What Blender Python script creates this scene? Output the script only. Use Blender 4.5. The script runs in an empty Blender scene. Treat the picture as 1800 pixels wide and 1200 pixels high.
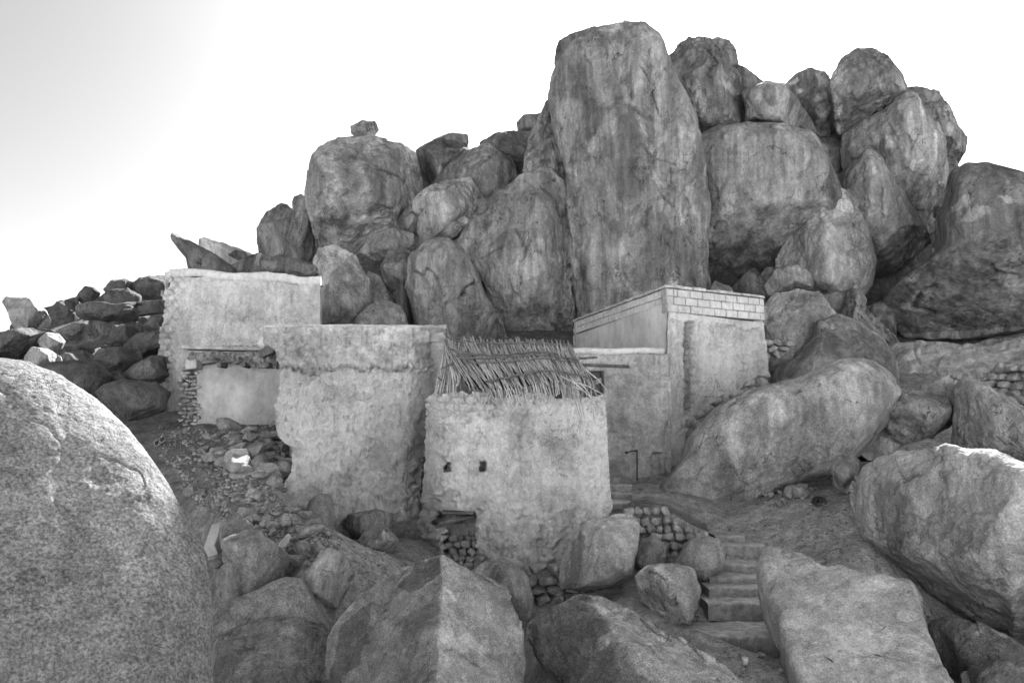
import bpy, bmesh, math, random
import numpy as np
from mathutils import Vector
rnd = random.Random(7)
S = bpy.context.scene
COL = S.collection
# ---------------------------------------------------------------- camera, sky, sun, exposure
F = 1350.0                      # focal length in photo pixels (photo 1800 x 1200)
PITCH = math.radians(6.5)
CAM = np.array([0.0, 0.0, 4.0])
cd = bpy.data.cameras.new('camera'); cam = bpy.data.objects.new('camera', cd); COL.objects.link(cam)
cd.sensor_width = 36; cd.lens = 36 * F / 1800; cd.clip_start = 0.05; cd.clip_end = 5000
cam.location = CAM; cam.rotation_euler = (math.pi / 2 + PITCH, 0, 0)
S.camera = cam
SUN_EL, SUN_AZ = math.radians(35.5), math.radians(16)     # azimuth clockwise from +Y (view direction)
w = bpy.data.worlds.new('World'); S.world = w; w.use_nodes = True
nt = w.node_tree; nt.nodes.clear()
sky = nt.nodes.new('ShaderNodeTexSky'); sky.sky_type = 'NISHITA'; sky.sun_disc = False
sky.sun_elevation = SUN_EL; sky.sun_rotation = SUN_AZ
sky.air_density = 1.0; sky.dust_density = 1.5; sky.ozone_density = 1.0
bw = nt.nodes.new('ShaderNodeSeparateColor'); bg = nt.nodes.new('ShaderNodeBackground'); wo = nt.nodes.new('ShaderNodeOutputWorld')
bg.inputs[1].default_value = 0.066
nt.links.new(sky.outputs[0], bw.inputs[0]); nt.links.new(bw.outputs[0], bg.inputs[0]); nt.links.new(bg.outputs[0], wo.inputs[0])
sd = bpy.data.lights.new('sun', 'SUN'); sd.energy = 5.0; sd.angle = math.radians(0.5); sd.color = (1, 1, 1)
sun = bpy.data.objects.new('sun', sd); COL.objects.link(sun)
sdir = Vector((math.sin(SUN_AZ) * math.cos(SUN_EL), math.cos(SUN_AZ) * math.cos(SUN_EL), math.sin(SUN_EL)))
sun.rotation_euler = sdir.to_track_quat('Z', 'Y').to_euler(); sun.location = (20, 20, 40)
S.view_settings.view_transform = 'Standard'; S.view_settings.look = 'None'
S.view_settings.exposure = 1.93; S.view_settings.gamma = 1
S.cycles.diffuse_bounces = 1; S.cycles.max_bounces = 4
# ---------------------------------------------------------------- maths helpers
cp, sp = math.cos(PITCH), math.sin(PITCH)
def rays(px, py):
    a = (np.asarray(px, float) - 900) / F; b = (600 - np.asarray(py, float)) / F
    return np.stack([a + 0 * b, cp - b * sp, sp + b * cp], -1)
def P(px, py, Y):
    d = rays(px, py); return CAM + d * (np.asarray(Y, float) / d[..., 1])[..., None]
def proj(V):
    d = V - CAM; zc = d[:, 1] * cp + d[:, 2] * sp; b = -d[:, 1] * sp + d[:, 2] * cp
    return 900 + F * d[:, 0] / zc, 600 - F * b / zc
def inpoly(px, py, pts):
    # signed distance-like: positive inside
    pts = np.asarray(pts, float); ins = np.zeros(px.shape, bool); dm = np.full(px.shape, 1e9)
    for k in range(len(pts)):
        a, b = pts[k], pts[(k + 1) % len(pts)]
        c = ((a[1] > py) != (b[1] > py)) & (px < (b[0] - a[0]) * (py - a[1]) / ((b[1] - a[1]) or 1e-9) + a[0]); ins ^= c
        dm = np.minimum(dm, segd(px, py, a, b))
    return np.where(ins, dm, -dm)
def segd(px, py, a, b):
    e = np.subtract(b, a); t = np.clip(((px - a[0]) * e[0] + (py - a[1]) * e[1]) / (e @ e + 1e-9), 0, 1); return np.hypot(px - a[0] - t * e[0], py - a[1] - t * e[1])
_rs = np.random.RandomState(3)
_perm = np.tile(_rs.permutation(256), 3)
_grad = _rs.normal(size=(256, 3)); _grad /= np.linalg.norm(_grad, axis=1)[:, None]
def perlin(p):
    i = np.floor(p).astype(int); f = p - i; i &= 255
    u = f * f * f * (f * (f * 6 - 15) + 10); r = 0
    for dx in (0, 1):
        for dy in (0, 1):
            for dz in (0, 1):
                h = _perm[_perm[_perm[i[:, 0] + dx] + i[:, 1] + dy] + i[:, 2] + dz]
                g = _grad[h]
                d = g[:, 0] * (f[:, 0] - dx) + g[:, 1] * (f[:, 1] - dy) + g[:, 2] * (f[:, 2] - dz)
                r = r + d * (u[:, 0] if dx else 1 - u[:, 0]) * (u[:, 1] if dy else 1 - u[:, 1]) * (u[:, 2] if dz else 1 - u[:, 2])
    return r * 1.5
def fbm(p, octv=4, rough=.5):
    r = 0; a = 1; q = p
    for k in range(octv):
        r = r + a * perlin(q + 17.3 * k); q = q * 2.03; a *= rough
    return r
def ridged(p, octv=3, rough=.5):
    r = 0; a = 1; q = p
    for k in range(octv):
        r = r + a * (1 - 2 * np.abs(perlin(q + 9.1 * k))); q = q * 2.07; a *= rough
    return r
def sstep(a, b, x):
    t = np.clip((x - a) / (b - a), 0, 1); return t * t * (3 - 2 * t)
def vnormals(V, Q):
    a, b, c, d = (V[Q[:, k]] for k in range(4))
    n = np.cross(c - a, d - b); N = np.zeros_like(V)
    for k in range(4): np.add.at(N, Q[:, k], n)
    return N / (np.linalg.norm(N, axis=1)[:, None] + 1e-12)
def mkobj(name, V, Q, mat, parent=None, origin=None, smooth=True, tone=None):
    V = np.asarray(V, float)
    if parent is not None and origin is None: origin = np.array(parent.location)
    if origin is None: origin = np.array([V[:, 0].mean(), V[:, 1].mean(), V[:, 2].min()])
    me = bpy.data.meshes.new(name)
    if isinstance(Q, np.ndarray) and Q.ndim == 2:
        k = Q.shape[1]
        me.vertices.add(len(V)); me.vertices.foreach_set('co', (V - origin).ravel())
        me.loops.add(Q.size); me.loops.foreach_set('vertex_index', Q.ravel().astype(np.int32))
        me.polygons.add(len(Q)); me.polygons.foreach_set('loop_start', np.arange(0, Q.size, k, dtype=np.int32))
        me.update(calc_edges=True)
    else:
        me.from_pydata([tuple(v) for v in (V - origin)], [], [tuple(int(i) for i in q) for q in Q]); me.update()
    if smooth: me.polygons.foreach_set('use_smooth', np.ones(len(me.polygons), bool))
    a = me.attributes.new('tone', 'FLOAT', 'POINT')
    a.data.foreach_set('value', (np.zeros(len(V)) if tone is None else tone).astype(np.float32))
    me.validate(); me.materials.append(mat)
    o = bpy.data.objects.new(name, me); COL.objects.link(o)
    if parent is not None: o.parent = parent
    else: o.location = origin
    return o
def tag(o, label=None, cat=None, group=None, kind=None):
    if label: o['label'] = label
    if cat: o['category'] = cat
    if group: o['group'] = group
    if kind: o['kind'] = kind
    return o
def empty(name, loc, label, cat, group=None):
    o = bpy.data.objects.new(name, None); COL.objects.link(o); o.location = loc; o.empty_display_size = .2
    return tag(o, label, cat, group)
class MB:
    def __init__(s): s.v = []; s.q = []; s.n = 0
    def add(s, V, Q): s.v.append(np.asarray(V, float)); s.q += [tuple(int(i) + s.n for i in q) for q in Q]; s.n += len(V)
    def box(s, c, ax, ay, az, jit=0, ch=0.0):
        # box from centre and three half-axis vectors, optionally chamfered / jittered
        c, ax, ay, az = (np.asarray(k, float) for k in (c, ax, ay, az)); la, lb, lc = (np.linalg.norm(k) for k in (ax, ay, az))
        if ch <= 0:
            V = [c + i * ax + j * ay + k * az + (_rs.normal(size=3) * jit) for i in (-1, 1) for j in (-1, 1) for k in (-1, 1)]
            s.add(V, [(0, 1, 3, 2), (4, 6, 7, 5), (0, 4, 5, 1), (2, 3, 7, 6), (0, 2, 6, 4), (1, 5, 7, 3)]); return
        V = []; idx = {}
        for i in (-1, 1):
            for j in (-1, 1):
                for k in (-1, 1):
                    o = _rs.normal(size=3) * jit
                    for m in range(3):
                        f = [1, 1, 1]
                        for q in range(3):
                            if q != m: f[q] = 1 - ch / (la, lb, lc)[q]
                        idx[i, j, k, m] = len(V); V.append(c + i * ax * f[0] + j * ay * f[1] + k * az * f[2] + o)
        Q = []
        for m in range(3):
            for sg in (-1, 1):
                o1, o2 = [t for t in range(3) if t != m]
                r = []
                for a, b in ((-1, -1), (1, -1), (1, 1), (-1, 1)):
                    t = [0, 0, 0]; t[m] = sg; t[o1] = a; t[o2] = b; r.append(idx[t[0], t[1], t[2], m])
                Q.append(r)
        for m in range(3):      # edge chamfers along axis m
            o1, o2 = [t for t in range(3) if t != m]
            for a in (-1, 1):
                for b in (-1, 1):
                    def g(sg, mm):
                        t = [0, 0, 0]; t[m] = sg; t[o1] = a; t[o2] = b; return idx[t[0], t[1], t[2], mm]
                    Q.append([g(-1, o1), g(1, o1), g(1, o2), g(-1, o2)])
        for i in (-1, 1):
            for j in (-1, 1):
                for k in (-1, 1): Q.append([idx[i, j, k, 0], idx[i, j, k, 1], idx[i, j, k, 2]])
        s.add(V, Q)
    def tube(s, pts, r0, r1=None, k=6):
        pts = np.asarray(pts, float); n = len(pts); r1 = r0 if r1 is None else r1
        T = np.gradient(pts, axis=0); T /= np.linalg.norm(T, axis=1)[:, None] + 1e-9
        up = np.array([0, 0, 1.]) if abs(T[0, 2]) < .9 else np.array([1., 0, 0])
        V = []
        for i in range(n):
            a = np.cross(T[i], up); a /= np.linalg.norm(a); b = np.cross(T[i], a); r = r0 + (r1 - r0) * i / (n - 1)
            for j in range(k):
                t = 2 * math.pi * j / k; V.append(pts[i] + r * (a * math.cos(t) + b * math.sin(t)))
        Q = [(i * k + j, i * k + (j + 1) % k, (i + 1) * k + (j + 1) % k, (i + 1) * k + j) for i in range(n - 1) for j in range(k)]
        Q += [tuple(range(k - 1, -1, -1)), tuple((n - 1) * k + j for j in range(k))]
        s.add(V, Q)
    def build(s, name, mat, parent=None, smooth=False, origin=None):
        return mkobj(name, np.concatenate(s.v), s.q, mat, parent, smooth=smooth, origin=origin)
# ---------------------------------------------------------------- materials (the photograph is black and white: all greys)
def rock_mat(name, base, dark=.55, light=1.45, streak=.5, patch=.5, varn=.5, crack=.5, grain=.35, sc=1.0, bump=.5, gsc=1.0, seed=0.0, zst=.28, rough=.9, fbump=.25, con=1.0, crust=0.0):
    m = bpy.data.materials.new(name); m.use_nodes = True; t = m.node_tree; N = t.nodes; L = t.links; N.clear()
    out = N.new('ShaderNodeOutputMaterial'); bs = N.new('ShaderNodeBsdfPrincipled'); L.new(bs.outputs[0], out.inputs[0])
    bs.inputs['Roughness'].default_value = rough; bs.inputs['Specular IOR Level'].default_value = .25
    geo = N.new('ShaderNodeNewGeometry'); oi = N.new('ShaderNodeObjectInfo')
    off = N.new('ShaderNodeVectorMath'); off.operation = 'MULTIPLY_ADD'
    cmb = N.new('ShaderNodeCombineXYZ'); 
    for k in range(3): L.new(oi.outputs['Random'], cmb.inputs[k])
    L.new(cmb.outputs[0], off.inputs[0]); off.inputs[1].default_value = (37.0, 53.0, 29.0); L.new(geo.outputs['Position'], off.inputs[2])
    base_v = off.outputs[0]
    def mp(scale, o=(0, 0, 0)):
        x = N.new('ShaderNodeMapping'); x.inputs['Scale'].default_value = scale; x.inputs['Location'].default_value = (o[0] + seed, o[1] + seed * 2, o[2]); L.new(base_v, x.inputs[0]); return x.outputs[0]
    def noise(vec, s, det=6, ro=.55, dist=0.0):
        x = N.new('ShaderNodeTexNoise'); x.inputs['Scale'].default_value = s; x.inputs['Detail'].default_value = det; x.inputs['Roughness'].default_value = ro; x.inputs['Distortion'].default_value = dist; L.new(vec, x.inputs[0]); return x.outputs[0]
    def rng(v, a, b, c, d, smooth=False):
        x = N.new('ShaderNodeMapRange'); x.interpolation_type = 'SMOOTHSTEP' if smooth else 'LINEAR'
        for k, q in enumerate((a, b, c, d)): x.inputs[k + 1].default_value = q
        L.new(v, x.inputs[0]); return x.outputs[0]
    def mul(a, b, op='MULTIPLY'):
        x = N.new('ShaderNodeMath'); x.operation = op
        for k, q in enumerate((a, b)):
            if isinstance(q, (int, float)): x.inputs[k].default_value = q
            else: L.new(q, x.inputs[k])
        return x.outputs[0]
    iso = mp((sc, sc, sc)); st = mp((2.4 * sc, 2.4 * sc, zst * 2.4 * sc), (5, 9, 3)); iso2 = mp((sc, sc, sc), (21, 7, 13))
    big = rng(noise(iso, .33, 7, .6), .3, .7, .72, 1.28)
    mid = rng(noise(iso2, 3.4, 12, .8), .3, .7, 1 - .40 * con, 1 + .40 * con)
    stk = rng(noise(st, .55, 8, .62, .4), .38, .66, 1 - streak * .55, 1 + streak * .40)
    st2 = mp((5.5 * sc, 5.5 * sc, zst * 2.2 * sc), (2, 5, 7)); fs2 = noise(st2, .8, 7, .6, .25); stk = mul(stk, rng(fs2, .38, .64, 1 - streak * .30, 1 + streak * .26))
    val = mul(mul(big, mid), stk); fl = noise(mp((sc, sc, sc * .8), (31, 3, 6)), 3.1, 9, .7, .8)
    val = mul(val, rng(fl, .50, .56, 1 + .12 * con, 1 - .16 * con, True))
    # pale spalled patches and dark varnish, each with a crisp edge
    pn = noise(mp((sc, sc, sc * .7), (3, 1, 8)), .62, 10, .62, .5)
    pm = mul(rng(pn, .6, .625, 0, 1, True), patch)
    val = mul(val, mul(mul(pm, light - 1), 1, 'ADD'))
    vn = noise(mp((sc, sc, sc * .6), (13, 4, 2)), .5, 10, .66, .6)
    vm = mul(rng(vn, .535, .60, 0, 1, True), varn)
    val = mul(val, mul(1, mul(vm, 1 - dark), 'SUBTRACT'))
    # grain
    g1 = noise(iso, 34 * gsc, 4, .75); g2 = noise(iso2, 9 * gsc, 6, .7)
    val = mul(val, rng(g1, .36, .64, 1 - grain, 1 + grain)); val = mul(val, rng(g2, .3, .7, 1 - grain * .5, 1 + grain * .5))
    # cracks: zero crossings of distorted noise, masked
    cn = noise(mp((sc, sc, sc * .6), (7, 17, 5)), .8, 7, .6, .3)
    ca = mul(mul(cn, .5, 'SUBTRACT'), 1); x = N.new('ShaderNodeMath'); x.operation = 'ABSOLUTE'; L.new(ca, x.inputs[0])
    cm = mul(rng(x.outputs[0], .0, .0075, 1, 0, True), rng(noise(iso2, 1.1, 3), .49, .55, 0, 1, True)); cm = mul(cm, crack)
    cn2 = noise(mp((1.7 * sc, 1.7 * sc, sc * 1.0), (27, 3, 15)), 1.0, 8, .66, .5); x = N.new('ShaderNodeMath'); x.operation = 'ABSOLUTE'; L.new(mul(cn2, .5, 'SUBTRACT'), x.inputs[0])
    cm2 = mul(mul(rng(x.outputs[0], .0, .007, 1, 0, True), rng(noise(iso, 1.9, 3), .55, .61, 0, 1, True)), crack * .6); cm = mul(cm, cm2, 'MAXIMUM')
    val = mul(val, mul(1, mul(cm, .8), 'SUBTRACT'))
    at = N.new('ShaderNodeAttribute'); at.attribute_name = 'tone'
    val = mul(val, mul(1, at.outputs['Fac'], 'ADD'))
    ot = rng(oi.outputs['Random'], 0, 1, .88, 1.14); val = mul(val, ot)
    val = mul(val, base); x = N.new('ShaderNodeClamp'); x.inputs[1].default_value = .012; x.inputs[2].default_value = .85; L.new(val, x.inputs[0]); val = x.outputs[0]
    L.new(val, bs.inputs['Base Color'])
    # relief
    h = mul(mul(noise(iso, 1.6, 13, .68), .26), mul(noise(st, 1.2, 7, .6), .13), 'ADD'); h = mul(h, mul(fs2, .05 * streak), 'ADD')
    h = mul(h, mul(g2, .018), 'ADD'); h = mul(h, mul(g1, .0065 * (fbump / .25)), 'ADD')
    if crust: h = mul(h, mul(mul(rng(noise(mp((.9, .9, .9), (4, 4, 1)), 1.0, 4, .6), .5, .6, 0, 1, True), noise(mp((1, 1, 1.6), (9, 2, 2)), 11, 9, .72)), crust), 'ADD')
    h = mul(h, mul(cm, .09), 'SUBTRACT'); h = mul(h, mul(rng(fl, .50, .56, 0, 1, True), .022), 'SUBTRACT'); h = mul(h, mul(pm, .03), 'SUBTRACT')
    b = N.new('ShaderNodeBump'); b.inputs['Strength'].default_value = bump; b.inputs['Distance'].default_value = 1.0
    L.new(h, b.inputs['Height']); L.new(b.outputs[0], bs.inputs['Normal'])
    return m
M = {}
M['hill'] = rock_mat('hill_granite', .33, streak=.75, patch=.8, varn=.8, crack=1, grain=.3, bump=.62, con=.45, zst=.16, dark=.5)
M['hilldark'] = rock_mat('dark_varnished_granite', .225, con=.45, streak=.85, patch=.7, varn=.7, crack=1, grain=.3, bump=.6, zst=.2, light=1.9, seed=4)
M['mid'] = rock_mat('grey_granite', .36, con=.45, streak=.7, patch=.5, varn=.6, crack=.9, grain=.34, sc=1.1, bump=.55, zst=.25, seed=8)
M['pale'] = rock_mat('pale_granite', .50, con=.5, streak=.5, patch=.35, varn=.5, crack=.55, grain=.32, sc=1.2, bump=.6, zst=.3, seed=2)
M['near'] = rock_mat('coarse_granite', .235, streak=.2, patch=.12, varn=.4, crack=.5, con=.6, grain=.6, sc=1.0, bump=.5, gsc=1.25, seed=11, zst=.6, fbump=.4, crust=.24)
M['fore'] = rock_mat('foreground_granite', .42, light=1.6, streak=.35, patch=.45, varn=.75, dark=.6, crack=.5, con=.6, grain=.45, sc=1.7, bump=.5, gsc=1.2, seed=5, zst=.5, fbump=.35)
M['foredark'] = rock_mat('dark_foreground_granite', .22, streak=.35, patch=.7, light=1.7, varn=.8, crack=.5, con=.7, grain=.5, sc=1.7, bump=.5, gsc=1.2, seed=6, zst=.5, fbump=.35)
M['talus'] = rock_mat('talus_granite', .14, streak=.4, patch=.5, varn=.5, crack=.5, grain=.3, sc=.9, bump=.6, seed=9, zst=.8)
M['stone'] = rock_mat('loose_stone', .33, streak=.3, patch=.3, varn=.5, crack=.2, grain=.3, sc=3, bump=.25, seed=9, zst=.8)
M['plaster'] = rock_mat('mud_plaster', .65, streak=.2, patch=.25, varn=.3, crack=.6, grain=.28, con=.42, sc=1.5, bump=.5, seed=15, light=1.25, dark=.78, gsc=1.0)
M['smooth'] = rock_mat('smooth_plaster', .56, con=.3, streak=.2, patch=.12, varn=.3, crack=.15, grain=.08, sc=1.3, bump=.12, seed=18, light=1.25, dark=.75)
M['lime'] = rock_mat('lime_coping', .68, con=.4, streak=.15, patch=.1, varn=.3, crack=.3, grain=.1, sc=2.0, bump=.25, seed=19, light=1.15, dark=.75)
M['block'] = rock_mat('cement_block', .70, con=.4, streak=.15, patch=.2, varn=.3, crack=.15, grain=.12, sc=2.0, bump=.12, seed=20, light=1.15, dark=.82)
M['mortar'] = rock_mat('mortar', .52, streak=.2, patch=.1, varn=.3, crack=.2, grain=.2, sc=2.0, bump=.3, seed=21)
M['masonry'] = rock_mat('rough_masonry', .42, streak=.3, patch=.4, varn=.5, crack=.3, grain=.3, sc=2.6, bump=.5, seed=22, zst=.9)
M['ground'] = rock_mat('dry_earth', .44, streak=.25, patch=.25, varn=.5, crack=.0, grain=.4, sc=1.6, bump=.7, gsc=.9, seed=25, zst=1, fbump=.5)
M['shadesheet'] = rock_mat('shade_sheet', .06, streak=.3, patch=.1, crack=0, sc=3, bump=.3)
M['reed'] = rock_mat('dry_reed', .58, streak=.2, patch=0, varn=.3, crack=0, grain=.3, sc=4, bump=.05, seed=26)
M['wood'] = rock_mat('weathered_wood', .16, streak=.5, patch=.2, varn=.3, crack=.2, grain=.2, sc=5, bump=.1, seed=27)
M['metal'] = rock_mat('rusty_metal', .06, streak=.2, patch=.2, varn=.3, crack=0, grain=.3, sc=6, bump=.05, seed=28, rough=.6)
M['dark'] = rock_mat('dark_glass', .02, streak=.2, patch=.0, varn=.3, crack=0, grain=.1, sc=6, bump=.02, seed=29, rough=.25)
M['white'] = rock_mat('white_ceramic', .75, streak=.1, patch=.0, varn=.1, crack=0, grain=.05, sc=6, bump=.02, seed=30, rough=.4)
# ---------------------------------------------------------------- ground surface (thin-plate through control points)
GC = [(1270,1190,10),(1280,1135,11.4),(1290,1105,12.2),(1300,1030,13.4),(1300,965,14.7),(1400,880,16),(1450,850,17.5),(1450,950,14),(1560,1000,12.8),(1400,920,15),(1500,900,14.6),
 (1750,1230,11.8),(1650,1150,12.3),(1800,1195,12.5),(1900,1190,12.5),(640,925,17),(560,930,16.8),(725,945,16.6),(1250,925,15.6),(1350,900,16),(1150,885,16.3),(1100,875,16.8),(1090,852,18),(1120,846,18.6),(1150,975,14.3),
 (1600,640,25.5),(1700,635,26),(1800,630,26),(1900,630,26),(1620,700,21.5),(1700,700,21),(1800,720,20),(1560,800,18),(1600,860,15.5),
 (1050,1040,13.6),(950,1065,13.4),(1000,1120,10.8),(1100,1075,12),(1200,1125,11),(640,965,14),(700,955,14.6),(720,1000,12.8),(600,1050,11.4),(680,1010,12.3),(850,1045,13.6),(790,1010,14.2),
 (500,905,14.8),(430,850,15.6),(350,800,17.3),(290,752,20),(400,765,19),(480,785,18.3),(440,930,13),(500,1000,11.9),(400,1120,10),(500,1100,10.3),(380,900,13.6),(345,1000,13.6),(300,880,15.5),(250,800,18),(330,940,14),
 (250,745,21),(180,745,21),(100,710,23),(0,690,24),(100,635,30),(0,625,32),(200,575,36),(0,590,40),(250,520,43),(100,555,44),(-200,640,34),
 (400,600,30),(600,600,27),(800,610,27),(1000,610,28),(1200,600,29),(1450,640,26),(700,530,33),(900,500,36),(1100,470,38),(1300,470,38),(1500,500,36),(1750,560,38),
 (420,500,40),(600,380,40),(800,360,40),(950,320,41),(1100,300,42),(1300,260,42),(1500,250,42),(1650,330,42),(1850,430,42),(2100,560,40),(2100,700,20)]
gc = P([g[0] for g in GC], [g[1] for g in GC], [g[2] for g in GC])
extra = [(0,0,2.2),(0,3,1.7),(-4,3,1.2),(4,3,1.2),(0,6,1.0),(-4,7,0.6),(-8,6,1),(4,7,.6),(8,6,.8),(-30,0,1),(30,0,1),(0,-6,1.5),(0,-13,6),(-20,-11,7),(20,-11,7),(0,-24,14),(-28,-22,13),(28,-22,13),(0,-42,20),(-35,-40,20),(35,-40,20),  # points behind the camera: unseen slope added to bounce sunlight onto the fronts
 (-30,70,2),(0,70,4),(30,70,4),(-60,40,2),(60,40,4),(45,30,6),(-45,30,4),(-20,58,4),(0,56,8),(20,56,8)]
low = [(450,1120,10,.9),(570,1110,10.2,.9),(950,1150,9.8,1.8),(640,1090,10.9,1.0),(392,1085,11,1.5),(890,1080,11.2,1.3),(1100,1110,10.8,.9),(330,1150,9.5,1.6),(1640,1120,11.5,.4)]
gc = np.vstack([gc, np.array(extra, float)] + [P(a, b, c)[None] - (0, 0, d) for a, b, c, d in low])
def _k(r): return np.sqrt(r * r + .3)
_A = _k(np.linalg.norm(gc[:, None, :2] - gc[None, :, :2], axis=2)); n0 = len(gc)
_B = np.block([[_A, np.ones((n0, 1))], [np.ones((1, n0)), np.zeros((1, 1))]])
_W = np.linalg.solve(_B, np.append(gc[:, 2], 0))
def ground(x, y, noise=True):
    x = np.asarray(x, float).ravel(); y = np.asarray(y, float).ravel(); z = np.full(x.shape, _W[-1])
    for k in range(n0): z += _W[k] * _k(np.hypot(x - gc[k, 0], y - gc[k, 1]))
    d = np.hypot(x, y - 25); z = z * (1 - sstep(55, 110, d)) + 1.5 * sstep(55, 110, d)
    if noise:
        p = np.stack([x, y, 0 * x], -1); z = z + .10 * fbm(p * .7, 3) + .035 * fbm(p * 3.1, 3, .6)
    return z
def hit(px, py):
    d = rays(px, py); ts = np.linspace(5, 70, 900); q = CAM + d * (ts / d[1])[:, None]
    g = ground(q[:, 0], q[:, 1], False); k = np.argmax(q[:, 2] < g)
    return np.array([q[k, 0], q[k, 1], ground(q[k, 0], q[k, 1])[0]])
ax = np.concatenate([-np.geomspace(3000, 34, 16), np.linspace(-33, 33, 420), np.geomspace(34, 3000, 16)])
ay = np.concatenate([-np.geomspace(3000, 6, 16), np.linspace(-5, 46, 340), np.linspace(47, 110, 30), np.geomspace(120, 4000, 10)])
gx, gy = np.meshgrid(ax, ay); gz = ground(gx, gy)
def gridq(nx, ny):
    i, j = np.meshgrid(np.arange(nx - 1), np.arange(ny - 1)); a = (j * nx + i).ravel()
    return np.stack([a, a + 1, a + nx + 1, a + nx], 1)
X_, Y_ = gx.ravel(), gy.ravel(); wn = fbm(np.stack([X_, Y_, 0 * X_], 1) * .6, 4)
gt = -.62 * sstep(25, 29, Y_ + wn) * (1 - sstep(46, 50, Y_)) - .42 * (1 - sstep(-5.0, -3.2, X_ + wn)) * (Y_ > 9) * (Y_ < 25) + .1 * sstep(2, 4, X_) * (Y_ < 20) + wn * .12 + .62 * (Y_ < 3)  # hill band darkened as painted gap shade; ground behind camera paled to reflect light
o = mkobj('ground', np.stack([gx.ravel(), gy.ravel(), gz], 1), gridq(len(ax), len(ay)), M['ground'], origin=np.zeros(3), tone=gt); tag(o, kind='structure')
# ---------------------------------------------------------------- boulders
_sph = {}
def cubesphere(n):
    if n in _sph: return _sph[n]
    t = np.tan(np.linspace(-math.pi / 4, math.pi / 4, n)); a, b = np.meshgrid(t, t); a = a.ravel(); b = b.ravel(); o1 = np.ones_like(a); V = []; Q = []
    for k, f in enumerate(((a, b, o1), (-a, b, -o1), (o1, b, -a), (-o1, b, a), (a, o1, -b), (a, -o1, b))):
        V.append(np.stack(f, 1)); Q.append(gridq(n, n) + k * n * n)
    V = np.concatenate(V); V /= np.linalg.norm(V, axis=1)[:, None]; Q = np.concatenate(Q)
    key = np.round(V * 1e5).astype(np.int64); _, ix, inv = np.unique(key, axis=0, return_index=True, return_inverse=True)
    _sph[n] = (V[ix], inv.ravel()[Q]); return _sph[n]
def polar(pts, cx, cy, n=720, sm=5):
    pts = np.asarray(pts, float) - (cx, cy); R = np.zeros(n); a = np.arange(n) * 2 * math.pi / n
    dx, dy = np.cos(a), np.sin(a)
    for k in range(len(pts)):
        p, q = pts[k], pts[(k + 1) % len(pts)]; e = q - p
        den = dx * e[1] - dy * e[0]; den = np.where(np.abs(den) < 1e-9, 1e-9, den)
        t = (p[0] * e[1] - p[1] * e[0]) / den; s = (p[0] * dy - p[1] * dx) / den
        ok = (s >= -1e-6) & (s <= 1 + 1e-6) & (t > 0); R = np.where(ok & (t > R), t, R)
    sm = max(sm, 1); k = np.hanning(2 * sm + 3)[1:-1]; k /= k.sum()
    return np.convolve(np.concatenate([R[-sm:], R, R[:sm]]), k, 'valid')
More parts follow.
